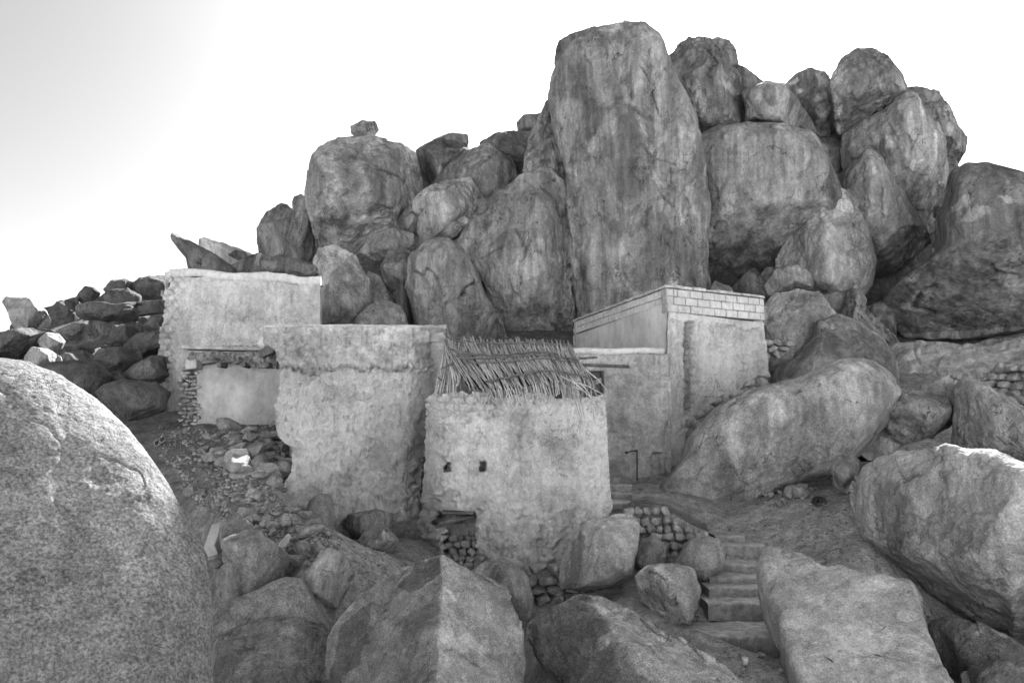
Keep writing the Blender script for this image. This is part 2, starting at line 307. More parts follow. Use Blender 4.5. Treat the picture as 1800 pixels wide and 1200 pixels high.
def boulder(label, pts, Y, T, tilt=0, yaw=0, mat='mid', e=.66, n=None, cuts=(), nc=4, amp=1.0, seed=None, group=None, cat='boulder', name='boulder', back=None, sm=5, cen=None, col=None, groove=1.0, tone=None, paint=(), lines=(), soft=.0025):
    pts = np.asarray(pts, float); seed = len(bpy.data.objects) if seed is None else seed; rs = np.random.RandomState(seed)
    if cen is None:
        x, y = pts[:, 0], pts[:, 1]; x1, y1 = np.roll(x, -1), np.roll(y, -1); cr = x * y1 - x1 * y
        cen = ((x + x1) @ cr / (3 * cr.sum()), (y + y1) @ cr / (3 * cr.sum()))
    c = P(cen[0], cen[1], Y); f = CAM - c; f /= np.linalg.norm(f)
    u = np.cross((0, 0, 1), f); u /= np.linalg.norm(u)
    # tilt / yaw the plane of the outline
    ty = math.radians(yaw); u = u * math.cos(ty) + f * math.sin(ty); u /= np.linalg.norm(u)
    v = np.cross(f, u); v /= np.linalg.norm(v); w_ = np.cross(u, v)
    tt = math.radians(tilt); v = v * math.cos(tt) - w_ * math.sin(tt); w_ = np.cross(u, v)
    r = rays(pts[:, 0], pts[:, 1]); tpl = ((c - CAM) @ w_) / (r @ w_); q = CAM + r * tpl[:, None] - c
    uv = np.stack([q @ u, q @ v], 1)
    Rr = polar(uv, 0, 0, sm=sm); size = Rr.mean()
    if n is None:
        dpx = max(np.ptp(np.clip(pts[:, 0], -60, 1860)), np.ptp(np.clip(pts[:, 1], -60, 1260))); n = int(np.clip(dpx * .48, 16, 120))
    D, Q = cubesphere(n)
    s = np.hypot(D[:, 0], D[:, 1]); ph = np.mod(np.arctan2(D[:, 1], D[:, 0]), 2 * math.pi)
    Rv = np.interp(ph / (2 * math.pi) * 720, np.arange(721), np.append(Rr, Rr[0]))
    e1 = e if e < .5 or Y < 25 else e * .88; Sx = s ** e1; Z = np.abs(D[:, 2]) ** e1 * np.sign(D[:, 2])
    nrm = (Sx ** (2 / e1) + np.abs(Z) ** (2 / e1)) ** 0; X = Rv * Sx * np.cos(ph); Yv = Rv * Sx * np.sin(ph)
    tb = T if back is None else back; W = np.where(Z > 0, Z * T, Z * tb)
    L = np.stack([X / size, Yv / size, W / T], 1)
    cl = [(np.array(k[:3], float), k[3]) for k in cuts]
    for k in range(nc):
        a = rs.uniform(0, 2 * math.pi); el = rs.uniform(.35, 1.0); cl.append((np.array([math.cos(a) * math.cos(el), math.sin(a) * math.cos(el), math.sin(el)]), rs.uniform(.72, .92)))
    L0 = L.copy(); NB = 144 if n >= 45 else 72; ra = np.arange(NB + 1) * 2 * math.pi / NB; want = polar(pts, cen[0], cen[1], n=720, sm=sm)[::720 // NB]; fit = np.ones(NB)
    wbl = amp * (.045 * fbm(D * 2.3 + seed, 3) + .02 * fbm(D * 9 + seed, 2))
    def shape(fit):
        L = L0.copy(); pf = np.interp(phs, ra, np.append(fit, fit[0])); L[:, 0] *= pf; L[:, 1] *= pf
        for nn, off in cl:      # flat faces: trim the depth only, so the outline stays
            nn = nn / np.linalg.norm(nn); lim = (off - L[:, 0] * nn[0] - L[:, 1] * nn[1]) / nn[2] + wbl; ex = L[:, 2] - lim; ex = .5 * (ex + np.sqrt(ex * ex + soft))
            L[:, 2] -= np.where(L[:, 2] > 0, np.minimum(ex * .97, L[:, 2] * .97), 0)
        return L, c + (L[:, 0] * size)[:, None] * u + (L[:, 1] * size)[:, None] * v + (L[:, 2] * T)[:, None] * w_
    phs = ph
    for it in range(4):       # the bulge changes the outline a little: fit it back to the traced one
        L, V = shape(fit); qx, qy = proj(V); rr = np.hypot(qx - cen[0], qy - cen[1]); aa = np.mod(np.arctan2(qy - cen[1], qx - cen[0]), 2 * math.pi); bi = (aa / (2 * math.pi) * NB).astype(int) % NB
        mx = np.zeros(NB); np.maximum.at(mx, bi, rr); wv = np.maximum(want, np.maximum(np.roll(want, -1), 0) * .0 + want)
        rat = np.clip(.5 * (want + np.roll(want, -1)) / np.maximum(mx, 1), .6, 1.5); rat = (np.roll(rat, 1) + 2 * rat + np.roll(rat, -1)) / 4
        corr = np.interp(aa, ra[:NB] + math.pi / NB, rat, period=2 * math.pi)     # ratio at each vertex, carried back to its own direction in the outline plane
        bu = (phs / (2 * math.pi) * NB).astype(int) % NB; edge = L[:, 0] ** 2 + L[:, 1] ** 2 >= 0
        sm_, ct = np.zeros(NB), np.zeros(NB); wt = (s ** 6); np.add.at(sm_, bu, corr * wt); np.add.at(ct, bu, wt); fit = fit * np.where(ct > 0, sm_ / np.maximum(ct, 1e-9), 1)
    L, V = shape(fit)
    N = vnormals(V, Q); sg = np.sign(((V - c) * N).sum()); 
    if sg < 0: Q = Q[:, ::-1]; N = -N
    so = rs.uniform(0, 60, 3); q = V / size
    a = amp * size
    ln = a * .055 * fbm(q * 1.1 + so, 3, .5)
    fa = a * .015 * fbm(q * 3.4 + so, 5, .6)
    rd = a * .018 * (ridged(q * np.array([2.2, 2.2, 1.5]) + so, 3) - .7)
    g0 = perlin(q * np.array([1.3, 1.3, .9]) + so + .12 * fbm(q * 3 + so, 3)[:, None]); gm = sstep(.0, .22, perlin(q * 1.7 + so + 31))
    gr = -a * .035 * groove * np.exp(-(g0 / .018) ** 2) * gm
    g1 = perlin(q * np.array([1.9, 1.9, .8]) + so + 50 + .15 * fbm(q * 4 + so, 2)[:, None])
    g2 = perlin(q * np.array([3.1, 3.1, 1.6]) + so + 70 + .15 * fbm(q * 7 + so, 2)[:, None]); st = a * groove * (.026 * (sstep(-.015, .015, g1) - .5) + .012 * (sstep(.10, .125, g2)))        # spalled steps
    # local pit noise
    fs = a * .006 * fbm(q * 16 + so, 3, .6) if n > 50 else 0
    V = V + N * (ln + fa + rd + gr + st + fs)[:, None]
    tn = np.full(len(V), tone or 0.0)
    if paint or lines:
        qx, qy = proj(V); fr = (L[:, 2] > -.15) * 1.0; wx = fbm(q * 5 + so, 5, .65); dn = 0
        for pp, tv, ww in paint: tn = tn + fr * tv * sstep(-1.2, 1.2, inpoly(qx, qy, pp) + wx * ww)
        for pp, dep, wd in lines:
            dm = np.full(len(V), 1e9); wl = wx * 5; qx2, qy2 = qx + wl, qy + fbm(q * 5 + so + 40, 4, .6) * 5
            for k in range(len(pp) - 1): dm = np.minimum(dm, segd(qx2, qy2, pp[k], pp[k + 1]))
            g = np.exp(-(dm / wd) ** 2) * fr; tn = tn - .55 * g; dn = dn - dep * g
        V = V + N * (dn + np.zeros(len(V)))[:, None]
    o = mkobj(name, V, Q, M[mat], origin=np.array([c[0], c[1], V[:, 2].min()]), tone=tn)
    return tag(o, label, cat, group)
# ---------------------------------------------------------------- the granite outcrop
B = boulder
B('tallest monolith of the outcrop, a streaked vertical granite pillar rising behind the reed roof', [(1008,78),(1045,50),(1090,38),(1130,45),(1158,62),(1170,92),(1180,122),(1205,158),(1222,200),(1232,250),(1240,300),(1247,350),(1246,420),(1243,460),(1252,510),(1262,640),(1012,640),(1008,560),(1003,500),(1000,440),(998,380),(1000,320),(990,270),(973,220),(967,180),(970,140),(985,102)], 31, 2.9, mat='hill', e=.62, tilt=6, nc=0, cuts=[(.6,.1,.75,.78),(-.72,.05,.65,.82)], sm=3, seed=11, amp=.75, n=150, paint=[([(1093,150),(1107,148),(1114,188),(1100,180)],.6,2),([(1117,190),(1128,200),(1140,245),(1124,235)],.45,2),([(1170,360),(1196,354),(1202,400),(1180,398)],.4,6),([(1060,440),(1095,425),(1102,500),(1070,505)],.35,10),([(1048,52),(1090,38),(1086,58),(1064,58)],.7,3),([(968,170),(1010,178),(1005,215),(975,210)],.45,10),([(1028,255),(1046,240),(1060,265),(1040,275)],.4,5),([(1000,120),(1040,90),(1045,190),(1015,230)],-.25,12),([(1110,440),(1165,400),(1170,500),(1100,520)],-.22,14)], lines=[([(1126,116),(1139,136)],.10,1.6),([(1108,152),(1115,187),(1127,199),(1143,208)],.14,1.8),([(1146,158),(1150,180),(1156,204)],.08,1.5),([(1158,335),(1165,352),(1185,362)],.10,1.6),([(1125,255),(1150,275),(1190,290)],.06,1.5),([(1178,295),(1180,320)],.10,1.6),([(1130,390),(1165,420),(1175,430)],.06,1.5)])
B('small dark cap rock leaning against the top left of the tallest monolith', [(973,105),(983,72),(1003,60),(1045,46),(1062,52),(1050,85),(1000,108),(985,119),(973,116)], 32.3, 1.0, mat='hilldark', seed=12, sm=3)
B('huge rounded column rock with fine vertical streaks, right of the tallest monolith', [(1215,250),(1232,238),(1262,222),(1310,214),(1370,216),(1430,236),(1455,270),(1472,310),(1485,345),(1450,420),(1400,480),(1370,540),(1240,560),(1225,400)], 33.2, 3.6, mat='hill', e=.56, nc=0, amp=.7, seed=13, sm=3, groove=.4, n=130, cuts=[(.1,-.75,.7,.66)], lines=[([(1388,362),(1412,368)],.10,1.8),([(1255,400),(1265,390),(1275,395)],.08,1.6)], paint=[([(1215,490),(1250,400),(1300,420),(1400,430),(1380,560),(1230,560)],-.3,14),([(1268,370),(1292,350),(1285,395),(1270,398)],.4,5)])
B('knobbly dark rock capping the streaked column, beside the top of the monolith', [(1176,98),(1190,77),(1212,64),(1248,68),(1275,95),(1285,118),(1300,135),(1306,165),(1312,190),(1309,212),(1272,220),(1231,238),(1213,200),(1195,160),(1178,125)], 32.8, 2.4, mat='hilldark', seed=21, sm=3, amp=1.5, nc=5, paint=[([(1268,135),(1285,150),(1300,165),(1290,168),(1270,150)],.9,2),([(1230,150),(1250,160),(1235,200),(1222,190)],.3,6)], lines=[([(1245,90),(1262,108),(1245,125),(1250,150)],.10,2)])
B('narrow dark tooth of rock on the skyline behind the knobbly cap rock', [(1238,75),(1260,66),(1284,70),(1293,88),(1297,112),(1300,150),(1250,150),(1240,110)], 34, 1.0, mat='hilldark', seed=22, sm=3)
B('low sloping rock on the skyline right of the dark tooth', [(1268,112),(1296,110),(1315,122),(1342,143),(1348,180),(1290,180)], 34.2, 1.0, mat='hilldark', seed=23, sm=3)
B('flat-bottomed block resting on top of the streaked column, right half', [(1302,165),(1320,152),(1350,142),(1380,148),(1395,165),(1416,195),(1438,238),(1398,224),(1350,214),(1310,212),(1311,190)], 33, 2.4, mat='hill', e=.42, seed=24, sm=1, nc=1, amp=.7)
B('dark pointed skyline rock with white patches, left of the round topmost knob', [(1378,148),(1400,128),(1425,118),(1450,127),(1468,150),(1480,230),(1490,300),(1475,312),(1455,270),(1430,215),(1400,175)], 35.5, 2.0, mat='hilldark', seed=25, sm=3, amp=1.3, paint=[([(1386,148),(1402,136),(1405,142),(1392,152)],1.4,2),([(1400,158),(1412,156),(1410,164),(1400,165)],1.3,2),([(1434,130),(1455,140),(1460,150),(1440,152)],.7,3),([(1432,168),(1455,160),(1457,172),(1434,180)],1.0,2)])
B('egg-shaped dark knob on the right summit, perched on a slanting joint', [(1457,158),(1463,130),(1480,105),(1505,87),(1537,85),(1562,97),(1580,125),(1593,162),(1562,184),(1520,212),(1476,238),(1467,222),(1460,190)], 33.6, 1.9, mat='hilldark', e=.68, seed=26, sm=2, nc=5, paint=[([(1463,120),(1490,105),(1480,150),(1468,185),(1458,150)],.7,5),([(1548,108),(1580,120),(1593,160),(1558,172),(1546,150)],.5,5),([(1468,190),(1480,185),(1482,230),(1470,232)],.6,4)])
B('big leaning rock under the egg-shaped summit knob', [(1480,240),(1530,207),(1592,164),(1612,170),(1636,210),(1656,250),(1664,300),(1662,350),(1645,400),(1600,440),(1540,420),(1500,340),(1485,290)], 34, 2.4, mat='hill', e=.68, seed=27, sm=2, nc=4, amp=1.2, paint=[([(1580,175),(1612,172),(1650,250),(1655,330),(1600,300),(1575,230)],.3,8),([(1555,240),(1578,238),(1576,262),(1560,260)],.8,3)])
B('blunt rock at the right end of the summit, behind the big leaning rock', [(1592,153),(1622,153),(1650,161),(1666,187),(1681,215),(1700,242),(1697,266),(1683,287),(1660,305),(1620,320),(1600,220)], 35.3, 2.2, mat='hill', seed=28, sm=2, nc=5)
B('tall teardrop rock between the leaning rock and the front triangular rock', [(1528,265),(1550,280),(1580,325),(1600,355),(1625,395),(1638,430),(1635,462),(1602,495),(1565,521),(1540,528),(1515,518),(1480,420),(1460,340),(1488,298)], 32.2, 2.3, mat='hill', e=.7, seed=29, sm=2, nc=4, paint=[([(1545,410),(1562,415),(1560,440),(1550,432)],.6,3),([(1585,425),(1595,422),(1590,445),(1582,440)],.6,3),([(1500,290),(1530,270),(1540,300),(1510,320)],.25,6)], lines=[([(1552,330),(1549,375),(1553,380)],.08,1.6)])
B('front triangular rock with a pale flake on its tip', [(1478,330),(1497,341),(1512,370),(1530,420),(1538,460),(1530,502),(1508,530),(1440,560),(1380,520),(1363,475),(1370,440),(1402,395),(1440,357)], 30.8, 2.2, mat='mid', e=.66, seed=30, sm=2, nc=2, cuts=[(-.7,.3,.7,.6)], paint=[([(1468,336),(1482,330),(1498,348),(1500,372),(1482,372),(1466,362)],.7,3)])
B('enormous dark boulder overhanging a black gap at the right edge', [(1690,290),(1735,288),(1800,305),(1880,350),(1940,430),(1930,520),(1860,575),(1790,588),(1700,601),(1640,605),(1590,598),(1562,560),(1548,535),(1590,490),(1640,432),(1655,370),(1667,310)], 28.5, 4.2, mat='hilldark', e=.75, seed=31, sm=3, nc=0, amp=.5, n=140, tilt=12, groove=.6, cuts=[(0,-.8,.6,.62)], paint=[([(1670,362),(1700,342),(1712,350),(1690,368),(1672,374)],.9,4),([(1688,388),(1705,365),(1738,362),(1735,372),(1708,392),(1695,390)],.9,4),([(1755,343),(1775,345),(1795,356),(1772,358)],1.1,3),([(1590,540),(1620,510),(1640,530),(1620,555)],.6,8),([(1760,440),(1800,430),(1820,540),(1770,540)],.5,12)], lines=[([(1640,505),(1625,515),(1605,540),(1640,548)],.12,2.5),([(1742,465),(1750,480),(1790,482)],.12,2)])
B('small angular boulder sitting on the pale rock behind the block house', [(1344,502),(1360,475),(1400,465),(1425,478),(1430,505),(1400,512),(1375,521),(1350,525)], 26.5, .7, mat='mid', seed=32, sm=2, tilt=20, nc=7)
B('pale rounded rock directly right of the cement block wall', [(1335,545),(1365,516),(1400,508),(1440,515),(1462,540),(1482,562),(1478,600),(1430,640),(1380,665),(1340,670)], 25.6, 1.6, mat='pale', seed=33, sm=3, nc=3, lines=[([(1385,565),(1382,530),(1390,522)],.04,1.6)])
B('gnarled lobed rock draped between the pale rock and the overhanging boulder', [(1438,520),(1470,512),(1500,510),(1522,522),(1520,545),(1545,568),(1575,592),(1582,612),(1540,640),(1480,600)], 26.6, 1.2, mat='mid', seed=34, sm=2, amp=1.9, nc=6)
B('little dark stone wedged under the overhanging boulder', [(1518,540),(1550,530),(1574,552),(1576,590),(1540,585)], 27.4, .7, mat='hilldark', seed=35)
B('smooth dome of rock rising above the whale-backed boulder', [(1350,700),(1360,660),(1390,632),(1430,592),(1436,568),(1470,555),(1510,565),(1550,587),(1575,622),(1582,680),(1560,720),(1450,760),(1360,740)], 24.2, 2.0, mat='mid', e=.85, seed=36, sm=3, nc=2, tilt=15, groove=.5, paint=[([(1430,595),(1520,570),(1560,620),(1480,640)],-.2,12)])
B('long whale-backed boulder carrying the corner of the cement block house', [(1148,858),(1175,835),(1215,765),(1250,722),(1290,697),(1350,677),(1420,655),(1465,633),(1500,627),(1540,634),(1572,662),(1590,705),(1562,745),(1522,792),(1462,838),(1395,862),(1332,890),(1260,915),(1220,920),(1180,905),(1150,880)], 17.8, 1.7, mat='mid', tone=.32, e=.8, seed=37, amp=.55, sm=4, nc=0, n=150, tilt=18, yaw=-8, groove=.4, cuts=[(.1,-.7,.7,.72)], cen=(1370,770), paint=[([(1180,830),(1300,690),(1380,675),(1350,740),(1260,850)],.22,16),([(1380,740),(1470,690),(1500,760),(1400,850),(1330,860)],-.28,18),([(1470,640),(1520,632),(1545,650),(1500,655)],.35,6)], lines=[([(1225,840),(1240,815)],.05,1.5)])
B('dark wedge of rock lying in the angle between pale boulders, right of the whale-backed one', [(1508,772),(1530,748),(1575,702),(1620,676),(1660,660),(1678,666),(1678,700),(1674,742),(1640,770),(1590,795),(1530,816),(1514,800)], 17.4, 1.2, mat='mid', e=.65, seed=38, sm=2, nc=3, tilt=10, cuts=[(-.3,-.7,.6,.55)])
B('leaning oblong boulder in front of the drystone wall at the right edge', [(1672,690),(1690,667),(1730,670),(1775,700),(1850,750),(1910,805),(1900,850),(1800,830),(1720,820),(1675,790)], 16.3, 1.2, mat='mid', e=.72, seed=39, sm=3, nc=2, tilt=12)
B('biggest pale boulder at the lower right, with a sunlit patch on its crown', [(1494,852),(1520,828),(1560,808),(1610,793),(1680,790),(1760,800),(1850,830),(1960,900),(1980,1050),(1880,1135),(1790,1126),(1720,1100),(1650,1060),(1600,1028),(1540,978),(1510,940),(1497,892)], 12.6, 2.2, mat='pale', e=.78, seed=40, sm=4, nc=0, n=150, tilt=22, groove=.4, cuts=[(-.55,-.1,.7,.74)], paint=[([(1535,850),(1575,840),(1605,880),(1600,940),(1570,975),(1545,930)],-.35,14)], lines=[([(1578,828),(1590,840),(1620,832)],.06,2.2)])
B('shelf of rock showing behind the crown of the biggest pale boulder', [(1498,838),(1555,803),(1600,780),(1635,771),(1690,792),(1690,840),(1540,870)], 14.2, .9, mat='mid', seed=41, sm=2)
B('upright stone standing alone on the sand beside the whale-backed boulder', [(1462,822),(1473,800),(1498,795),(1512,810),(1509,850),(1487,868),(1465,852)], 15.6, .35, mat='mid', seed=42, sm=2, nc=6, e=.65)
B('broad pale slab with a broken edge, lying right of the lower steps', [(1326,976),(1400,978),(1450,988),(1520,1005),(1575,1016),(1606,1040),(1640,1110),(1668,1200),(1700,1330),(1420,1330),(1378,1200),(1372,1150),(1347,1090),(1341,1050),(1322,1020)], 10.2, .5, mat='pale', e=.2, seed=43, sm=1, nc=0, n=140, tilt=46, tone=.3, groove=.6, amp=.55, cen=(1500,1130))
B('rounded rock tucked between the broad slab and the biggest pale boulder', [(1545,1030),(1570,1013),(1600,1020),(1620,1050),(1622,1095),(1600,1150),(1560,1120)], 11.3, .5, mat='mid', seed=44)
B('big ridged boulder at the bottom centre, dark left face and pale right face', [(578,1118),(600,1080),(640,1040),(700,1002),(775,972),(802,985),(850,1010),(890,1033),(914,1078),(922,1110),(920,1200),(930,1330),(560,1330),(563,1200)], 9.3, 1.25, mat='fore', e=.75, seed=45, sm=2, nc=0, n=150, tilt=20, groove=.6, cen=(768,1150), cuts=[(-.55,.25,.78,.42),(.5,.15,.82,.46)], soft=.004, amp=.7, paint=[([(776,970),(700,1000),(640,1040),(575,1115),(560,1210),(768,1210),(772,1080)],-.38,8),([(775,980),(735,990),(700,1030),(720,1045),(770,1010)],-.3,5),([(600,1100),(650,1060),(650,1130),(600,1200),(575,1200)],-.25,10),([(776,972),(920,1060),(925,1150),(780,1140)],.30,9),([(782,1060),(805,1050),(830,1110),(800,1120)],-.3,6),([(700,1100),(740,1040),(765,1060),(720,1160)],-.2,10)], lines=[([(782,1140),(810,1142),(835,1165)],.03,1.8)])  # dark paint on the left face holds both patina and painted shade
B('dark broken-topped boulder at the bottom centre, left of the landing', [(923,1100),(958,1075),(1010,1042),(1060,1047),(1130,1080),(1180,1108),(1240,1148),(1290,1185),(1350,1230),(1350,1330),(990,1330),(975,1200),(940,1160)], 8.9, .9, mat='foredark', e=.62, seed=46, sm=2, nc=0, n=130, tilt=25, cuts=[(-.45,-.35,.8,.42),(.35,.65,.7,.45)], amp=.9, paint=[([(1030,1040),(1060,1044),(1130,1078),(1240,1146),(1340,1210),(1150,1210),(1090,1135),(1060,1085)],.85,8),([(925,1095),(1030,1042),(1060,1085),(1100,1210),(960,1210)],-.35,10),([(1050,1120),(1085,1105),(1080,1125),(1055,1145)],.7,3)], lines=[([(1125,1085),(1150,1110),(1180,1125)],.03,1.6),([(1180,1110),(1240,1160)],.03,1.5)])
B('giant coarse-grained boulder filling the lower left corner', [(-420,700),(-150,640),(0,628),(45,632),(110,655),(170,700),(230,762),(275,820),(315,880),(345,940),(365,1000),(375,1060),(377,1200),(372,1400),(-500,1400),(-560,900)], 6.2, .55, mat='near', e=.58, seed=47, sm=4, nc=0, n=210, tilt=29, amp=.4, groove=.4, cen=(50,1000))
B('low flat-topped rock beside the giant boulder at the bottom edge', [(376,1135),(400,1110),(440,1090),(480,1085),(540,1090),(577,1102),(583,1130),(575,1200),(575,1320),(360,1320)], 9.9, .9, mat='foredark', e=.6, seed=48, sm=2, nc=2, tilt=22, tone=.2)
B('angular rock below the rubble slope, right of the upended cement block', [(387,915),(418,903),(450,928),(490,958),(512,985),(498,1010),(507,1045),(470,1075),(420,1090),(385,1075),(376,1020),(396,1000),(390,950)], 11.3, .6, mat='mid', e=.55, seed=49, sm=2, nc=4, tilt=20)
B('square-cut block of granite tilted in the rubble below the middle wall', [(522,1030),(545,1000),(562,967),(582,962),(605,974),(627,1002),(616,1022),(592,1076),(565,1070),(540,1056)], 11.2, .42, mat='pale', e=.42, seed=50, sm=1, nc=2, tilt=18, amp=.7, cuts=[(.75,-.35,.55,.6)])
B('faceted block jammed against the foot of the middle wall', [(527,918),(545,880),(560,866),(580,869),(608,900),(600,918),(580,942),(548,940)], 14.7, .5, mat='mid', e=.5, seed=51, sm=1, nc=3, amp=.8, cuts=[(.7,.2,.6,.45)], paint=[([(545,925),(550,890),(575,885),(595,895),(580,935)],.2,4)])
B('low rounded rock half under the middle wall, beside the faceted block', [(590,935),(612,905),(660,895),(700,905),(690,925),(640,945),(600,950)], 15.6, .7, mat='mid', seed=52)
B('lumpy rock protruding from the sand at the foot of the middle wall', [(630,950),(650,925),(680,922),(700,950),(690,975),(640,975)], 14.3, .4, mat='mid', seed=53, amp=1.6)
B('dark rock under the overhanging foot of the round tower', [(815,1010),(850,990),(900,988),(928,1015),(937,1060),(925,1110),(870,1080)], 12.7, .7, mat='mid', seed=54, e=.8)
B('large upright boulder leaning on the right foot of the round tower', [(983,1015),(990,980),(1005,945),(1032,915),(1080,902),(1108,900),(1126,925),(1121,962),(1110,1020),(1080,1029),(1022,1041),(988,1037)], 13.3, .75, mat='pale', e=.62, seed=55, sm=2, nc=2, amp=.9, tilt=8, cuts=[(-.6,.1,.75,.6)], paint=[([(1005,950),(1020,935),(1030,940),(1015,1035),(990,1035)],-.4,7)])
B('cracked two-faced boulder beside the lower steps', [(1115,1012),(1140,993),(1190,990),(1216,1000),(1233,1035),(1226,1070),(1210,1098),(1160,1091),(1130,1060)], 12.1, .55, mat='pale', e=.62, seed=56, sm=2, nc=1, cuts=[(-.5,-.4,.75,.5),(.5,.4,.75,.6)], lines=[([(1140,1003),(1160,1010),(1182,1040),(1190,1065)],.04,1.8)], paint=[([(1118,1010),(1140,1000),(1180,1040),(1200,1090),(1130,1060)],-.25,5)])
B('rounded grainy boulder just left of the upper flight of the lower steps', [(1183,990),(1210,950),(1235,940),(1262,948),(1277,970),(1271,1000),(1240,1022),(1220,1015)], 13.5, .5, mat='mid', e=.8, seed=57, sm=3, nc=0)
B('dark rock under the little drystone retaining wall', [(1110,990),(1125,945),(1150,940),(1172,960),(1170,1000),(1140,1010)], 14, .4, mat='mid', seed=58)
# left half of the outcrop
B('broad barrel-shaped boulder crowned by a small balanced rock', [(546,275),(560,255),(600,243),(650,243),(700,250),(731,266),(741,300),(745,350),(735,385),(700,410),(645,437),(615,460),(570,460),(548,400),(538,350),(540,310)], 32.5, 3.0, mat='hill', e=.62, seed=59, sm=3, nc=3, n=120, amp=.8, cuts=[(0,-.6,.8,.7)], lines=[([(655,290),(700,310),(720,330)],.10,2),([(640,440),(690,400)],.12,2)], paint=[([(560,300),(572,300),(575,400),(560,400)],-.2,8)])
B('small balanced rock on top of the barrel-shaped boulder', [(616,222),(635,212),(660,213),(667,228),(655,242),(630,244),(618,236)], 32.2, .5, mat='hilldark', e=.6, seed=60, sm=1, nc=3)
B('dark rounded rock left of the barrel-shaped boulder, at the left end of the outcrop', [(452,402),(470,370),(495,356),(512,365),(530,382),(545,410),(540,470),(455,470)], 34.5, 1.5, mat='hilldark', seed=61, sm=2)
B('dark rock squeezed between the left end rock and the barrel-shaped boulder', [(512,352),(530,340),(545,362),(555,440),(562,490),(505,480),(500,415),(518,372)], 33.6, 1.3, mat='hilldark', seed=62, sm=2)
B('dark humped skyline rock just right of the barrel-shaped boulder', [(730,266),(760,246),(795,234),(822,238),(823,262),(810,290),(780,330),(755,350),(738,330)], 35, 1.8, mat='hilldark', seed=63, sm=2)
B('broad sloping rock in the saddle left of the tallest monolith', [(748,335),(780,300),(820,265),(860,250),(900,280),(913,312),(885,365),(840,400),(770,400)], 33.9, 1.8, mat='hilldark', e=.7, seed=64, sm=2, nc=3)
B('skyline rock of the saddle, below the two small top stones', [(840,252),(870,235),(905,230),(942,232),(950,290),(912,320),(870,275)], 35, 1.8, mat='hilldark', seed=65, sm=2)
B('small dark stone on the skyline left of the tallest monolith', [(907,216),(920,202),(955,198),(964,222),(940,238),(910,233)], 35.8, .6, mat='hilldark', seed=66, sm=1)
B('thin upright rib of rock pressed against the left side of the tallest monolith', [(930,245),(948,205),(964,172),(976,190),(987,250),(1002,320),(1010,400),(960,400),(920,300)], 33, 1.4, mat='hill', seed=67, sm=2, amp=1.4)
B('pale blocky rock below the broad sloping saddle rock', [(724,352),(750,332),(790,313),(828,310),(842,335),(855,360),(825,405),(770,435),(735,445),(723,395)], 31.6, 1.6, mat='mid', e=.62, seed=68, sm=2, nc=4)
B('tall shouldered rock directly left of the tallest monolith', [(805,425),(820,385),(842,350),(880,341),(920,306),(968,293),(998,330),(1003,440),(1010,560),(1015,680),(900,680),(862,560),(838,490)], 30.6, 2.2, mat='hill', e=.64, seed=69, sm=3, nc=4, n=130, cuts=[(.7,.3,.6,.7)], lines=[([(845,450),(870,440),(885,430)],.10,1.8),([(905,400),(925,440),(915,500)],.10,2)], paint=[([(950,300),(985,320),(990,560),(975,560),(965,420)],-.3,10)])
B('rounded leaning rock with a pale cap and a cracked flake, behind the reed roof', [(712,505),(717,450),(740,425),(790,416),(816,436),(842,490),(868,545),(895,600),(905,670),(760,670),(735,570)], 28.6, 1.9, mat='mid', e=.7, seed=70, sm=3, nc=2, amp=1.1, n=110, paint=[([(742,432),(790,420),(800,440),(765,480),(742,475)],.25,6),([(745,478),(765,470),(785,500),(795,525),(780,528),(760,500)],.35,4)], lines=[([(730,478),(745,484),(752,474),(765,480),(775,510),(785,530),(805,525),(820,505),(838,495)],.16,1.9)])
B('pale upright rock with a painted sunlit tip, behind the right corner of the left house', [(551,462),(560,436),(590,430),(626,450),(646,490),(654,535),(650,620),(555,620),(556,520)], 28.3, 1.4, mat='mid', e=.66, seed=71, sm=2, nc=3, tone=.1, paint=[([(548,450),(562,430),(600,428),(622,446),(592,468),(572,500),(566,560),(548,560)],.55,4)])  # sunlight on the tip is painted into the tone
B('jagged stone lying across the gap under the barrel-shaped boulder', [(630,442),(658,410),(690,400),(727,410),(727,430),(700,447),(660,457)], 29.8, .9, mat='hill', seed=72, sm=1, nc=6, amp=1.3)
B('wedge-shaped rock below the jagged stone', [(668,470),(685,437),(715,434),(730,450),(722,500),(705,540),(682,510)], 29.4, .9, mat='mid', seed=73, sm=2)
B('narrow rock between the pale upright rock and the wedge-shaped rock', [(636,500),(648,475),(668,485),(690,530),(700,580),(650,590)], 29, .8, mat='mid', seed=74, sm=2)
B('low dark-stained rock peeping over the top of the middle wall', [(600,590),(640,542),(680,528),(706,536),(722,585),(722,650),(600,650)], 26.8, 1.1, mat='mid', seed=75, sm=2)
B('thin splinter of rock lying slantwise on the rounded leaning rock', [(758,420),(790,394),(816,378),(823,390),(802,415),(780,424)], 29.6, .5, mat='hill', seed=76, sm=1)
B('slim rock in the dark cleft above the jagged stone', [(690,402),(715,365),(735,345),(735,400),(728,415)], 30.8, .9, mat='hilldark', seed=77, sm=2)
B('dark slim rock in the cleft left of the rounded leaning rock', [(690,520),(712,480),(725,560),(745,620),(705,620)], 29.4, .9, mat='hilldark', seed=78, sm=2)
B('small triangular rock in the hollow under the streaked column', [(1282,512),(1305,485),(1325,468),(1345,492),(1365,540),(1280,545)], 29, .9, mat='hilldark', seed=79, sm=1)
B('rounded stone in the hollow behind the block house roof', [(1245,510),(1258,493),(1285,505),(1300,540),(1250,540)], 28.2, .6, mat='hill', seed=80)
B('dark boulder closing the hollow between the column and the front triangular rock', [(1330,500),(1345,470),(1385,470),(1400,540),(1340,560)], 30.5, 1.2, mat='hilldark', seed=81)
